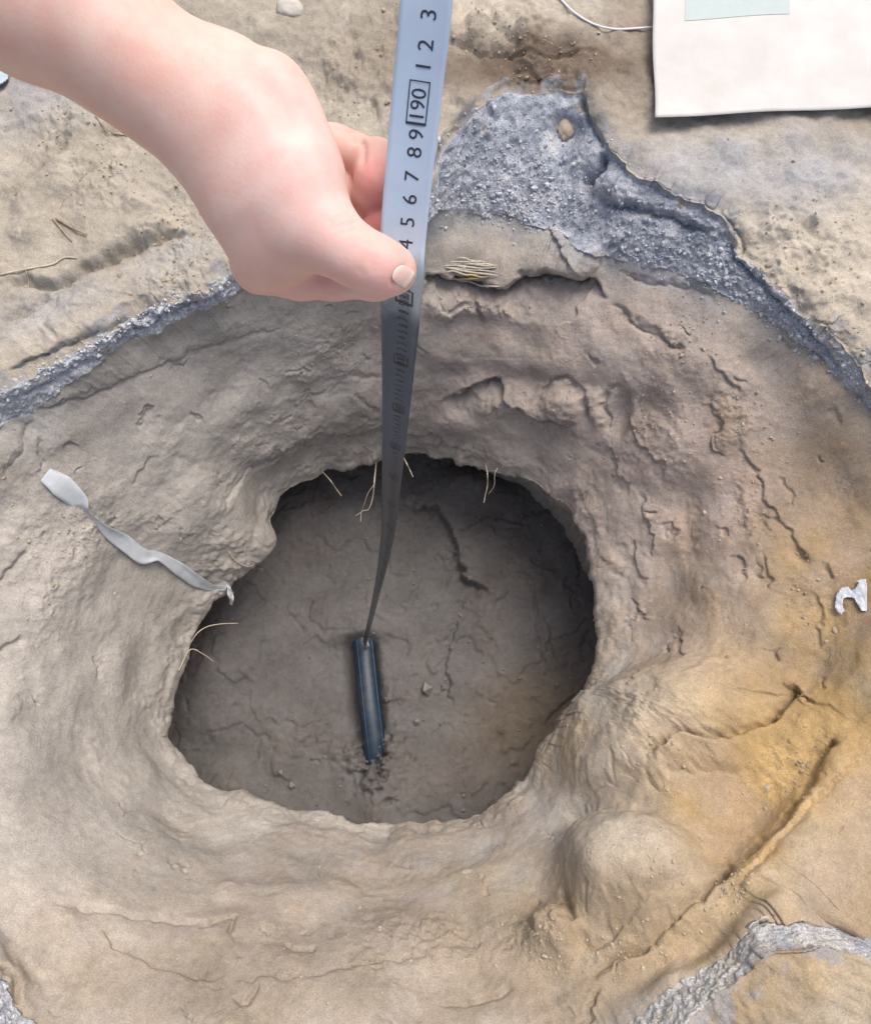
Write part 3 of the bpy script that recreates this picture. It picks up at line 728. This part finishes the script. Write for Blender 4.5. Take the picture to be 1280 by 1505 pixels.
# ------------------------------------------------------------------ tape measure
TP = [at_depth(640, -330, .300), at_depth(634, -150, .312), at_depth(627, 0, .325), at_depth(612, 150, .343), at_depth(598, 290, .359),
      at_depth(592, 360, .3665), at_depth(590, 400, .371), at_depth(590, 440, .398), at_depth(585, 550, .520)]
TP += [at_depth(580, 640, .660), at_depth(575, 720, .835), at_depth(569, 795, 1.05), at_depth(556, 862, 1.38), at_depth(545, 910, 1.80), at_z(536, 946, FZ + .035)]
TW = [0, 0, 2, 6, 10, 13, 14, 16, 16, 18, 25, 38, 55, 58, 55]
NTP = 620
path = spline(TP, NTP); tw = np.interp(np.linspace(0, len(TP) - 1, NTP), np.arange(len(TP)), TW)
seg_l = np.linalg.norm(np.diff(path, axis=0), axis=1); arc = np.concatenate([[0], np.cumsum(seg_l)])
T = np.gradient(path, axis=0); T /= np.linalg.norm(T, axis=1)[:, None]
view = path - np.array([0, 0, CZ]); view /= np.linalg.norm(view, axis=1)[:, None]
Wd = np.cross(T, view); Wd /= np.linalg.norm(Wd, axis=1)[:, None]
if Wd[20, 0] < 0: Wd = -Wd
# keep one continuous frame, then turn it about the tape
for i in range(1, NTP):
    if Wd[i] @ Wd[i - 1] < 0: Wd[i] = -Wd[i]
Nn = np.cross(Wd, T); 
if Nn[20] @ view[20] > 0: Nn = -Nn
ct, st = np.cos(np.radians(tw))[:, None], np.sin(np.radians(tw))[:, None]
Wd, Nn = Wd * ct + Nn * st, Nn * ct - Wd * st
HWt = .0105
def tape_pt(sarc, x, lift=0.0):             # arc length from the top, offset across (image right +)
    i = np.interp(sarc, arc, np.arange(NTP)); k = np.clip(i.astype(int), 0, NTP - 2); f = (i - k)[..., None]
    L = lambda A: A[k] * (1 - f) + A[k + 1] * f
    w, nn = L(Wd), L(Nn); nn = nn / np.linalg.norm(nn, axis=-1)[..., None]
    sag = .0020 * (1 - (x / HWt) ** 2)
    return L(path) + w * x[..., None] + nn * (lift - sag + .001)[..., None] if np.ndim(lift) else L(path) + w * x[..., None] + nn * ((lift - sag + .001))[..., None]
xs = np.linspace(-HWt, HWt, 11); ss = np.linspace(0, arc[-1], 420)
SS, XS = np.meshgrid(ss, xs, indexing='ij')
top = tape_pt(SS, XS, 0.0001).reshape(-1, 3); bot = tape_pt(SS, XS, -0.0001).reshape(-1, 3)
nq = len(top); f1 = grid_faces(len(ss), len(xs)); f2 = f1[:, ::-1] + nq
i = np.arange(len(ss) - 1); nc = len(xs)
e1 = np.stack([i * nc, (i + 1) * nc, (i + 1) * nc + nq, i * nc + nq], -1); e2 = np.stack([i * nc + nc - 1, i * nc + nc - 1 + nq, (i + 1) * nc + nc - 1 + nq, (i + 1) * nc + nc - 1], -1)
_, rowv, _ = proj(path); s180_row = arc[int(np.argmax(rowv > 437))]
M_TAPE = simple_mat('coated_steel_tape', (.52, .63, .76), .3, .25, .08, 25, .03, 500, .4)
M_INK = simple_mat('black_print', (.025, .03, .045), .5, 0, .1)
low_shade = sstep(s180_row - .01, s180_row + .05, SS.ravel() + .03 * fbm(np.stack([SS.ravel() * 40, XS.ravel() * 160, 0 * SS.ravel()], -1), 1, 3, 5))  # shade painted into the blade colour from the thumb down, with an uneven edge
tcol = np.tile(C(.47,.58,.71), (nq, 1)); tcol = mixc(tcol, low_shade * .94, C(.030,.060,.115)); tcol = mixc(tcol, .75 * sstep(s180_row + .22, s180_row + .45, SS.ravel()), C(.05,.047,.047))  # pale blue on top, painted shade in slate below, then dark grey
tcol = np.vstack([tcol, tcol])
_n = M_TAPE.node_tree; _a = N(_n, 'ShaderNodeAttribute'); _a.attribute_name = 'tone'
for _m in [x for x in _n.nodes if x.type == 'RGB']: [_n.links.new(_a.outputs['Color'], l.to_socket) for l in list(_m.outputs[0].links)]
tape_root = empty('tape_measure', tuple(TP[-1])); tag(tape_root, 'pale blue steel measuring tape hanging from the hand down to the pipe', 'measuring tape')
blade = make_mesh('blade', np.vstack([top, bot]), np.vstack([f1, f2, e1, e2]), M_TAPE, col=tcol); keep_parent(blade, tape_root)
# where a pixel row of the photograph lies along the tape
_, rowv, _ = proj(path)
def arc_at_row(v): 
    k = int(np.argmax(rowv > v)); return arc[k]
s190, s180 = arc_at_row(150), arc_at_row(437)
def arc_of_cm(c):
    if c >= 190: return s190 - (c - 190) * .0107
    if c >= 180: return s190 + (190 - c) * (s180 - s190) / 10
    return s180 + (180 - c) * .010
glyphs = {}
def glyph(txt):
    if txt in glyphs: return glyphs[txt]
    cu = bpy.data.curves.new('t', 'FONT'); cu.body = txt; cu.size = 1.0; cu.align_x = 'CENTER'; cu.resolution_u = 3
    o = bpy.data.objects.new('t', cu); COL.objects.link(o); bpy.context.view_layer.update()
    me = bpy.data.meshes.new_from_object(o.evaluated_get(bpy.context.evaluated_depsgraph_get()))
    V = np.array([v.co[:2] for v in me.vertices]); Fc = [tuple(p.vertices) for p in me.polygons]
    bpy.data.objects.remove(o); bpy.data.curves.remove(cu); bpy.data.meshes.remove(me)
    V[:, 1] -= (V[:, 1].max() + V[:, 1].min()) / 2; V[:, 0] -= (V[:, 0].max() + V[:, 0].min()) / 2
    glyphs[txt] = (V, Fc); return glyphs[txt]
def printed(txt, sc, size, xoff=.0012, wide=1.0):
    V, Fc = glyph(txt); a = sc - V[:, 0] * size * wide; x = xoff - V[:, 1] * size
    return tape_pt(a, x, .0003), Fc
def frame_box(sc, half_len, half_h, xoff, t=.0005):
    out = []; fc = []
    for (a0, a1, x0_, x1_) in [(-half_len, half_len, -half_h, -half_h + t), (-half_len, half_len, half_h - t, half_h),
                               (-half_len, -half_len + t, -half_h + t, half_h - t), (half_len - 2.2 * t, half_len, -half_h + t, half_h - t)]:
        k = len(out) ; aa = np.array([a0, a1, a1, a0]) + sc; xx = np.array([x0_, x0_, x1_, x1_]) + xoff
        fc.append(tuple(range(len(out), len(out) + 4))); out += list(tape_pt(aa, xx, .0003))
    return np.array(out), fc
def ink(name, V, Fc):
    me = bpy.data.meshes.new(name); me.from_pydata([tuple(v) for v in V], [], Fc); o = bpy.data.objects.new(name, me); COL.objects.link(o)
    me.materials.append(M_INK); o.parent = blade; return o
for c in range(184, 196):
    if c == 190:
        V1, F1 = printed('190', arc_of_cm(c), .0090, .0006, .95); V2, F2 = frame_box(arc_of_cm(c), .0084, .0044, .0006)
        V = np.vstack([V1, V2]); ink('boxed_numeral', V, F1 + [tuple(i + len(V1) for i in f) for f in F2])
    else: ink('numeral', *printed(str(c % 10), arc_of_cm(c) - (.0030 if c == 191 else 0) + (.0025 if c == 189 else 0), .0092))
AV, AF = [], []
for c in range(182, 70, -1):
    V, Fc = printed(str(c) if c % 10 == 0 else str(c % 10), arc_of_cm(c), .0080 if c % 10 else .0075, .0012)
    AF += [tuple(i + len(AV) for i in f) for f in Fc]; AV += list(V)
    if c % 10 == 0:
        V, Fc = frame_box(arc_of_cm(c), .0085, .0046, .0012, .0009); AF += [tuple(i + len(AV) for i in f) for f in Fc]; AV += list(V)
ink('scale_print', np.array(AV), AF)
hk = []
hook_a = np.array([arc[-1] - .006, arc[-1] - .006, arc[-1], arc[-1]]); hx = np.array([-HWt, HWt, HWt, -HWt])
hp = tape_pt(hook_a, hx, .0012); nn_ = Nn[-1]; hp = np.vstack([hp, hp[2:][::-1] * 1.0 - nn_ * .012 + 0])
hook = make_mesh('end_hook', hp, np.array([[0, 1, 2, 3], [3, 2, 4, 5]]), simple_mat('hook_steel', (.16, .16, .16), .55, .5), None, smooth=False)
hook.modifiers.new('Solidify', 'SOLIDIFY').thickness = .001; keep_parent(hook, tape_root)

# ------------------------------------------------------------------ pipe in its slot at the bottom
pr_ = .0315; pdir = np.array([pd[0], pd[1], 0.0]); pnn = np.array([pn[0], pn[1], 0.0])
p0 = PA - pdir * .10 + np.array([0, 0, -.050]); p1 = PB + pdir * .35 + np.array([0, 0, -.012])
mid1 = PA + pdir * .04 + np.array([0, 0, -.014])
pp = spline([p0, mid1, PA + (PB - PA) * .5 + np.array([0, 0, -.010]), PB + np.array([0, 0, -.075]), p1 + np.array([0, 0, -.09])], 60)
V, Fq, cap = tube(pp, pr_, 32)
pipe_root = empty('pipe', tuple(PA + (PB - PA) * .5)); tag(pipe_root, 'dark blue plastic pipe lying half buried in the pit floor', 'pipe')
M_PIPE = simple_mat('dark_plastic', (.012, .030, .058), .5, 0, .25, 30, .06, 90, .6, dust=((.09, .088, .086), .50, .6))
pipe_body = mesh_mixed('pipe_body', V, Fq, cap, M_PIPE, pipe_root)
M_STRIPE = simple_mat('pipe_stripe', (.045, .095, .15), .5, 0, .2, 60, dust=((.17, .165, .16), .45, .7))
for off in (-30, 52):
    a = math.radians(90 + off); lp = pp + pr_ * (math.cos(a) * pnn + math.sin(a) * np.array([0, 0, 1])) 
    V, Fq, cap = tube(lp, .0010, 6); mesh_mixed('stripe', V, Fq, cap, M_STRIPE).parent = pipe_body

# ------------------------------------------------------------------ small things
def ribbon(name, pts, widths, mat, lift=.004, twist=None, thick=.0006, nseg=110, ruff=.0055, seed=0):
    """a strip lying on the ground along photograph pixels; widths in metres; twist in degrees"""
    P0, N0 = [], []
    for p in pts:
        if len(p) == 2: a, nn = surf(*p)
        else: a, nn = at_z(p[0], p[1], p[2]), np.array([0, -.3, .95])
        P0.append(a + nn * lift); N0.append(nn)
    C0 = spline(P0, nseg); NN = spline(N0, nseg); NN /= np.linalg.norm(NN, axis=1)[:, None]
    w = np.interp(np.linspace(0, 1, nseg), np.linspace(0, 1, len(widths)), widths)
    tws = np.interp(np.linspace(0, 1, nseg), np.linspace(0, 1, len(twist)), twist) if twist else np.zeros(nseg)
    T_ = np.gradient(C0, axis=0); T_ /= np.linalg.norm(T_, axis=1)[:, None]
    W_ = np.cross(T_, NN); W_ /= np.linalg.norm(W_, axis=1)[:, None]; N2 = np.cross(W_, T_)
    ct_, st_ = np.cos(np.radians(tws))[:, None], np.sin(np.radians(tws))[:, None]
    Wt = W_ * ct_ + N2 * st_; Nt = N2 * ct_ - W_ * st_
    nw = 7; X = np.linspace(-.5, .5, nw)
    V = C0[:, None] + Wt[:, None] * (X[None, :, None] * w[:, None, None])
    q = np.stack([np.linspace(0, 9, nseg)[:, None] + 0 * X[None], 0 * np.linspace(0, 9, nseg)[:, None] + X[None] * 3, 0 * X[None] + 0 * np.linspace(0, 9, nseg)[:, None] + seed], -1)
    V = V + Nt[:, None] * (ruff * fbm(q.reshape(-1, 3), 1.3, 3, seed + 3).reshape(nseg, nw))[..., None] + Nt[:, None] * (.15 * w[:, None] * (X[None] ** 2) * 1.2)[..., None]
    o = make_mesh(name, V.reshape(-1, 3), grid_faces(nseg, nw), mat)
    md = o.modifiers.new('Solidify', 'SOLIDIFY'); md.thickness = thick; md.offset = 0
    return o
M_PLAST = simple_mat('dusty_plastic', (.50, .54, .57), .5, 0, .12, 40, .1, 120, .4, dust=((.46, .43, .38), .52, .6))
M_PLAST2 = simple_mat('clay_smeared_plastic', (.47, .45, .42), .6, 0, .12, 40, .15, 120, .3, dust=((.44, .40, .35), .45, .8))
o = ribbon('plastic_strip', [(66,698),(90,716),(116,736),(130,752),(150,774),(180,795),(208,815),(232,818),(262,836),(290,853),(314,864),(332,869),(341,877,-.60),(341,889,-.63)],
           [.030,.044,.036,.014,.022,.034,.034,.020,.030,.030,.018,.018,.015,.008], M_PLAST, .006, [16,-8,-26,-72,-35,-8,10,40,5,0,-45,-30,-20,-10], seed=2, ruff=.0025, nseg=200)
tag(o, 'long pale grey torn plastic strip, twisted, its tip hanging over the hole', 'plastic strip')

def pad(name, outline, mat, lift=.004, thick=.0012, curl=.004, seed=0, n=26):
    """a thin curled scrap with the given pixel outline, resting on the soil"""
    oc = np.array(outline, float); a0, b0 = oc.min(0), oc.max(0)
    us, vs = np.linspace(a0[0], b0[0], n), np.linspace(a0[1], b0[1], n)
    cx_, cy_ = (a0 + b0) / 2; P0, N0 = surf(cx_, cy_)
    # one plane through the scrap, tangent to the soil
    e1_ = surf(b0[0], cy_)[0] - surf(a0[0], cy_)[0]; e2_ = surf(cx_, b0[1])[0] - surf(cx_, a0[1])[0]
    nn = np.cross(e1_, e2_); nn /= np.linalg.norm(nn); nn = nn if nn[2] > 0 else -nn
    camp = np.array([0, 0, CZ])
    def inside(u, v):
        c = False; j = len(outline) - 1
        for i in range(len(outline)):
            xi, yi = outline[i]; xj, yj = outline[j]
            if (yi > v) != (yj > v) and u < (xj - xi) * (v - yi) / (yj - yi) + xi: c = not c
            j = i
        return c
    V = []; idm = {}
    Fc = []
    for i in range(n - 1):
        for j in range(n - 1):
            if inside((us[i] + us[i + 1]) / 2, (vs[j] + vs[j + 1]) / 2):
                q = []
                for (a, b_) in ((i, j), (i + 1, j), (i + 1, j + 1), (i, j + 1)):
                    if (a, b_) not in idm:
                        r = at_z(us[a], vs[b_], -1.0) - camp; t = ((P0 - camp) @ nn) / (r @ nn); p = camp + r * t
                        h = lift + curl * float(fbm(np.array([[a * .18, b_ * .18, seed]]), 1, 2, seed)[0])
                        idm[(a, b_)] = len(V); V.append(p + nn * h)
                    q.append(idm[(a, b_)])
                Fc.append(q)
    o = make_mesh(name, np.array(V), np.array(Fc), mat)
    md = o.modifiers.new('Solidify', 'SOLIDIFY'); md.thickness = thick; md.offset = 0
    sm = o.modifiers.new('Smooth', 'SMOOTH'); sm.iterations = 2; sm.factor = .5
    return o
M_WHITE = simple_mat('white_film', (.58, .61, .66), .45, 0, .08, 80, .1, 150)
o = pad('plastic_scrap', [(1227,893),(1228,877),(1236,865),(1246,862),(1250,868),(1256,866),(1262,858),(1258,853),(1273,852),(1274,866),(1274,898),(1266,899),(1255,880),(1248,878),(1240,880),(1238,890),(1241,898),(1237,904),(1231,900)], M_WHITE, .006, .001, .003, 3, 40)
tag(o, 'small hooked white plastic scrap stuck on the ochre clay', 'plastic scrap')
M_PBLUE = simple_mat('pale_blue_film', (.38, .48, .56), .4, 0, .08, 60, .1, 150)
o = pad('plastic_scrap', [(-60,95),(-10,82),(8,88),(20,100),(16,122),(-4,135),(-50,140)], M_PBLUE, .010, .0012, .008, 6, 22)
tag(o, 'pale blue plastic scrap on the ground beneath the forearm', 'plastic scrap')

def line_thing(name, pts, r, mat, label, cat, group=None, lift=.002, n=40, r2=None, branches=()):
    def pth(ps, nn_):
        q = []
        for p in ps:
            if len(p) == 2: a, nn = surf(*p); q.append(a + nn * lift)
            else: q.append(at_z(*p))
        return spline(q, nn_)
    A = pth(pts, n); V, Fq, cap = tube(A, np.linspace(r, r2 or r, n), 7)
    Vs, Qs, Cs = [V], [Fq], [cap]; k = len(V)
    for bpts in branches:
        A = pth(bpts, 18); V, Fq, cap = tube(A, np.linspace((r2 or r), .5 * (r2 or r), 18), 6); Vs.append(V); Qs.append(Fq + k); Cs.append(cap + k); k += len(V)
    o = mesh_mixed(name, np.vstack(Vs), np.vstack(Qs), np.vstack(Cs), mat); tag(o, label, cat, group); return o
M_CORD = simple_mat('white_cord', (.75, .76, .78), .5, 0, .08)
line_thing('cord', [(800,-60),(815,-14),(830,6),(848,22),(870,36),(900,42),(935,43),(985,40)], .0022, M_CORD, 'thin white cord lying across the pale soil above the asphalt slab', 'cord', lift=.003)
M_ROOT = simple_mat('pale_root', (.52, .45, .35), .7, 0, .2, 100)
z = -.49
RG = 'roots hanging from the edge of the hole'
line_thing('root', [(472,692),(484,704,-.50),(494,718,-.53),(502,729,-.55)], .0016, M_ROOT, 'short straight root sticking out over the hole by itself', 'root', RG, r2=.0009)
line_thing('root', [(552,682),(551,700,-.50),(548,730,-.53),(542,748,-.56),(532,752,-.58),(530,767,-.60)], .0017, M_ROOT, 'forked pale root dangling behind the measuring tape', 'root', RG, r2=.001, branches=[[(550,712,-.51),(541,725,-.53),(535,742,-.56),(531,752,-.58)], [(532,752,-.58),(526,756,-.585),(522,758,-.59)]])
line_thing('root', [(588,662),(596,678,-.49),(602,690,-.50),(607,701,-.51)], .0018, M_ROOT, 'short pale root beside the tape, poking past its edge', 'root', RG, r2=.001)
line_thing('root', [(535,652),(548,660),(562,668),(575,676)], .0014, M_ROOT, 'thin root lying on the clay lip behind the tape', 'root', RG, r2=.0009)
line_thing('root', [(712,682),(716,694,-.48),(716,714,-.50),(713,728,-.52),(711,739,-.53)], .0014, M_ROOT, 'thin forked root dangling in front of the clay crack', 'root', RG, r2=.0008, branches=[[(731,688,-.475),(727,697,-.48),(726,714,-.50),(718,726,-.515)]])
line_thing('root', [(286,942),(291,930,-.63),(305,921,-.64),(325,917,-.65),(350,916,-.66)], .0015, M_ROOT, 'thin curved root arching out over the hole below the strips', 'root', RG, r2=.0008)
line_thing('root', [(338,810),(340,818),(348,826),(360,831),(372,829)], .0018, M_ROOT, 'short bent root curled on the edge beside the clay tongue', 'root', RG, r2=.001)
line_thing('root', [(262,985),(280,955,-.66),(300,962,-.68),(314,972,-.70)], .0013, M_ROOT, 'fine root hair drooping from the low edge of the hole', 'root', RG, r2=.0007)
line_thing('root', [(-20,408),(15,400),(45,395),(75,388),(95,380),(112,378)], .0022, M_ROOT, 'long pale root lying across the broken soil step', 'root', None, r2=.0012, branches=[[(36,388),(40,400),(40,418),(38,440)]])
M_TWIG = simple_mat('splintered_wood', (.34, .26, .18), .8, 0, .3, 120)
line_thing('twig', [(86,322),(105,335),(130,346)], .0030, M_TWIG, 'brown splinter of wood on the soil, pointing at the step', 'twig', lift=.004, r2=.0014)
line_thing('twig', [(80,322),(90,338),(106,354)], .0024, M_TWIG, 'shorter brown splinter crossing the first one', 'twig', lift=.003, r2=.001)
line_thing('twig', [(140,168),(152,182),(170,196),(186,203)], .0018, M_TWIG, 'thin dark bent twig in the soil under the forearm', 'twig', lift=.003, r2=.0011)

def rock(name, u, v, rx, ry, rz, mat, label, cat, rot=0, seed=0, sink=.4, rough=.18, ns=26):
    """a lumpy stone or chip sitting on the soil; radii in metres"""
    th = np.linspace(0, math.pi, ns // 2 + 1); ph = np.linspace(0, 2 * math.pi, ns, endpoint=False)
    TT, PP = np.meshgrid(th, ph, indexing='ij')
    d = np.stack([np.sin(TT) * np.cos(PP), np.sin(TT) * np.sin(PP), np.cos(TT)], -1).reshape(-1, 3)
    r = 1 + rough * fbm(d + seed * 7.7, 1.6, 4, seed); p = d * r[:, None]
    p = np.sign(p) * np.abs(p) ** .85 * np.array([rx, ry, rz])
    a = math.radians(rot); p = np.stack([p[:, 0] * math.cos(a) - p[:, 1] * math.sin(a), p[:, 0] * math.sin(a) + p[:, 1] * math.cos(a), p[:, 2]], -1)
    P0, N0 = surf(u, v); q = Vector((0, 0, 1)).rotation_difference(Vector(N0)).to_matrix()
    W = p @ np.array(q).T + P0 + N0 * rz * (1 - 2 * sink)
    o = make_mesh(name, W, grid_faces(ns // 2 + 1, ns, True), mat); tag(o, label, cat); return o
M_STONE = simple_mat('pale_stone', (.50, .47, .42), .8, 0, .2, 60, .4, 200)
M_TAN = simple_mat('tan_stone', (.46, .39, .28), .85, 0, .25, 70, .5, 160)
rock('stone', 428, 12, .030, .024, .016, M_STONE, 'smooth pale stone on the soil above the wrist', 'stone', 20, 1, .55, .25)
rock('stone', 828, 190, .018, .024, .010, M_TAN, 'tan stone lodged in a hole in the asphalt slab', 'stone', 20, 4, .5, .55)
# fibrous chip of wood under the shelf
fib = empty('wood_chip', tuple(surf(690, 398)[0])); tag(fib, 'pale fibrous wood chip wedged under the soil shelf', 'wood chip')
M_FIB = simple_mat('weathered_wood', (.50, .46, .38), .85, 0, .25, 150, .3, 300)
M_FIB2 = simple_mat('yellow_wood', (.55, .42, .20), .8, 0, .2, 150)
for k in range(16):
    y_ = 378 + k * 2.3 + random.uniform(-2, 2); x_ = random.uniform(650, 668) + abs(k - 8) * 1.5; L_ = random.uniform(40, 78) - abs(k - 8) * 2; sl = random.uniform(.02, .22)
    q = []
    for t in np.linspace(0, 1, 5):
        a, na_ = surf(x_ + L_ * t, y_ + L_ * t * sl); q.append(a + na_ * (.004 + .004 * math.sin(math.pi * t) * random.uniform(.6, 1.2)))
    rr_ = np.sin(np.linspace(.12, math.pi - .12, 16)) ** .5 * random.uniform(.0016, .0032)
    V, Fq, cap = tube(spline(q, 16), rr_, 5); mesh_mixed('fibre', V, Fq, cap, M_FIB2 if k in (11, 12) else M_FIB, fib)

# pale card lying by the rim (its print cannot be read in the photograph)
card = empty('paper_card', tuple(surf(1100, 90)[0])); tag(card, 'pale printed card lying on the ground beyond the asphalt edge', 'card')
M_PAPER = simple_mat('pale_card', (.55, .54, .52), .6, 0, .10, 9, .1, 120, dust=((.45, .42, .36), .56, .5))
cq = [(958, -40), (1420, -70), (1435, 150), (962, 172)]; nu, nv = 80, 40
zc = .040
def card_pt(a, b_, h=0.0):
    t0 = np.array(cq[0]) * (1 - a) + np.array(cq[1]) * a; t1 = np.array(cq[3]) * (1 - a) + np.array(cq[2]) * a
    p = t0 * (1 - b_) + t1 * b_; zz = zc + .006 * math.sin(a * 5 + b_ * 2) + .005 * abs(a - .37) * 4 - .006 * abs(b_ - .5)
    p = p + np.array([1.2 * math.sin(b_ * 9), 1.0 * math.sin(a * 14)])
    zz += .012 * abs(float(fbm(np.array([[a * 3.2, b_ * 1.6, .5]]), 1, 3, 77)[0]))
    return at_z(p[0], p[1], zz + h)
CV = np.array([card_pt(i / (nu - 1), j / (nv - 1)) for i in range(nu) for j in range(nv)])
o = make_mesh('sheet', CV, grid_faces(nu, nv), M_PAPER); md = o.modifiers.new('Solidify', 'SOLIDIFY'); md.thickness = .0012; md.offset = -1 if np.cross(CV[nv] - CV[0], CV[1] - CV[0])[2] < 0 else 1; keep_parent(o, card)
def patch(a0, a1, b0, b1, c, nm):
    ii = [(a0 + (a1 - a0) * i / 29, b0 + (b1 - b0) * j / 15) for i in range(30) for j in range(16)]
    o = make_mesh(nm, np.array([card_pt(a, b_, .0008) for a, b_ in ii]), grid_faces(30, 16), simple_mat('print_' + nm, c, .55, 0, .03)); keep_parent(o, card)
patch(.10, .43, .0, .34, (.42,.50,.49), 'printed_band')

# ------------------------------------------------------------------ loose crumbs of soil
def crumbs(name, nmax, spots, size, mat, seed):
    r = np.random.default_rng(seed)
    t = (1 + 5 ** .5) / 2
    iv = np.array([(-1,t,0),(1,t,0),(-1,-t,0),(1,-t,0),(0,-1,t),(0,1,t),(0,-1,-t),(0,1,-t),(t,0,-1),(t,0,1),(-t,0,-1),(-t,0,1)]) / 1.9
    itf = np.array([(0,11,5),(0,5,1),(0,1,7),(0,7,10),(0,10,11),(1,5,9),(5,11,4),(11,10,2),(10,7,6),(7,1,8),(3,9,4),(3,4,2),(3,2,6),(3,6,8),(3,8,9),(4,9,5),(2,4,11),(6,2,10),(8,6,7),(9,8,1)])
    VV, FF = [], []; k = 0
    for _ in range(nmax):
        x, y, rx, ry, ang, h = spots[r.integers(len(spots))]
        a, b_ = r.normal(0, .6, 2); ca, sa = math.cos(math.radians(ang)), math.sin(math.radians(ang))
        u = x + a * rx * ca - b_ * ry * sa; v = y + a * rx * sa + b_ * ry * ca
        if not (-250 < u < 1550 and -250 < v < 1700): continue
        P0, N0 = surf(u + r.uniform(-3, 3), v + r.uniform(-3, 3))
        if N0 is None or P0[2] < -.45: continue
        sz = size * math.exp(r.normal(0, .42)) * np.array([r.uniform(.7, 1.3), r.uniform(.7, 1.3), r.uniform(.5, .9)])
        p = iv * (1 + r.uniform(-.25, .25, (12, 1))) * sz; q = r.normal(size=(3, 3)); q, _ = np.linalg.qr(q)
        VV.append(p @ q.T + P0 + N0 * sz[2] * .2); FF.append(itf + k); k += 12
    o = make_mesh(name, np.vstack(VV), np.vstack(FF), mat, smooth=False); return o
ALL = CRUMB + [(900, 700, 500, 500, 0, 1), (200, 600, 250, 300, 0, 1), (640, 60, 400, 80, 0, 1), (1150, 350, 150, 120, 30, 1), (150, 250, 200, 150, 0, 1), (700, 1420, 500, 60, 0, 1)]
o = crumbs('soil_crumbs', 2600, ALL, .0017, simple_mat('crumb_soil', (.43, .36, .27), .95, 0, .3, 60, .3, 300, .2), 5); tag(o, 'loose crumbs of dry soil scattered over the pit wall and ground', 'soil', kind='stuff')
AS = [(760,240,110,60,0,1),(1000,370,110,40,28,1),(1160,480,90,18,42,1),(180,490,160,14,-27,1),(750,300,120,30,5,1)]
o = crumbs('asphalt_grit', 2200, AS, .0022, simple_mat('grit', (.50, .52, .56), .9, 0, .45, 200, .3, 300, .3), 9); tag(o, 'loose grey grit on the broken asphalt edge', 'grit', kind='stuff')

o = None
fr = np.random.default_rng(3); VV, FF, k = [], [], 0
iv = np.array([(-1,0,0),(1,0,0),(0,-1,0),(0,1,0),(0,0,-1),(0,0,1)]) * 1.0; itf = np.array([(0,2,5),(2,1,5),(1,3,5),(3,0,5),(2,0,4),(1,2,4),(3,1,4),(0,3,4)])
FGf = FG
for _ in range(420):
    a, b_ = fr.uniform(0, 2 * math.pi), fr.uniform(.15, 1.12); j = int(a / (2 * math.pi) * NT) % NT
    u, v = PC[0] + RL[j] * b_ * math.sin(a), PC[1] - RL[j] * b_ * math.cos(a); p = at_z(u, v, FZ)
    ix = int(np.clip((p[0] - x0) / (x1 - x0) * (nx - 1), 0, nx - 1)); iy = int(np.clip((p[1] - y0) / (y1 - y0) * (ny - 1), 0, ny - 1))
    sz = .0032 * math.exp(fr.normal(0, .55)); q, _ = np.linalg.qr(fr.normal(size=(3, 3)))
    VV.append((iv * fr.uniform(.6, 1.2, (6, 1))) @ q.T * sz + FG[iy, ix] + np.array([0, 0, sz * .3])); FF.append(itf + k); k += 6
o = make_mesh('floor_crumbs', np.vstack(VV), np.vstack(FF), simple_mat('damp_crumb', (.20, .185, .17), .95, 0, .3, 60, .3, 300, .2), smooth=False)
tag(o, 'small fallen clods scattered over the dark floor of the pit', 'soil', kind='stuff')
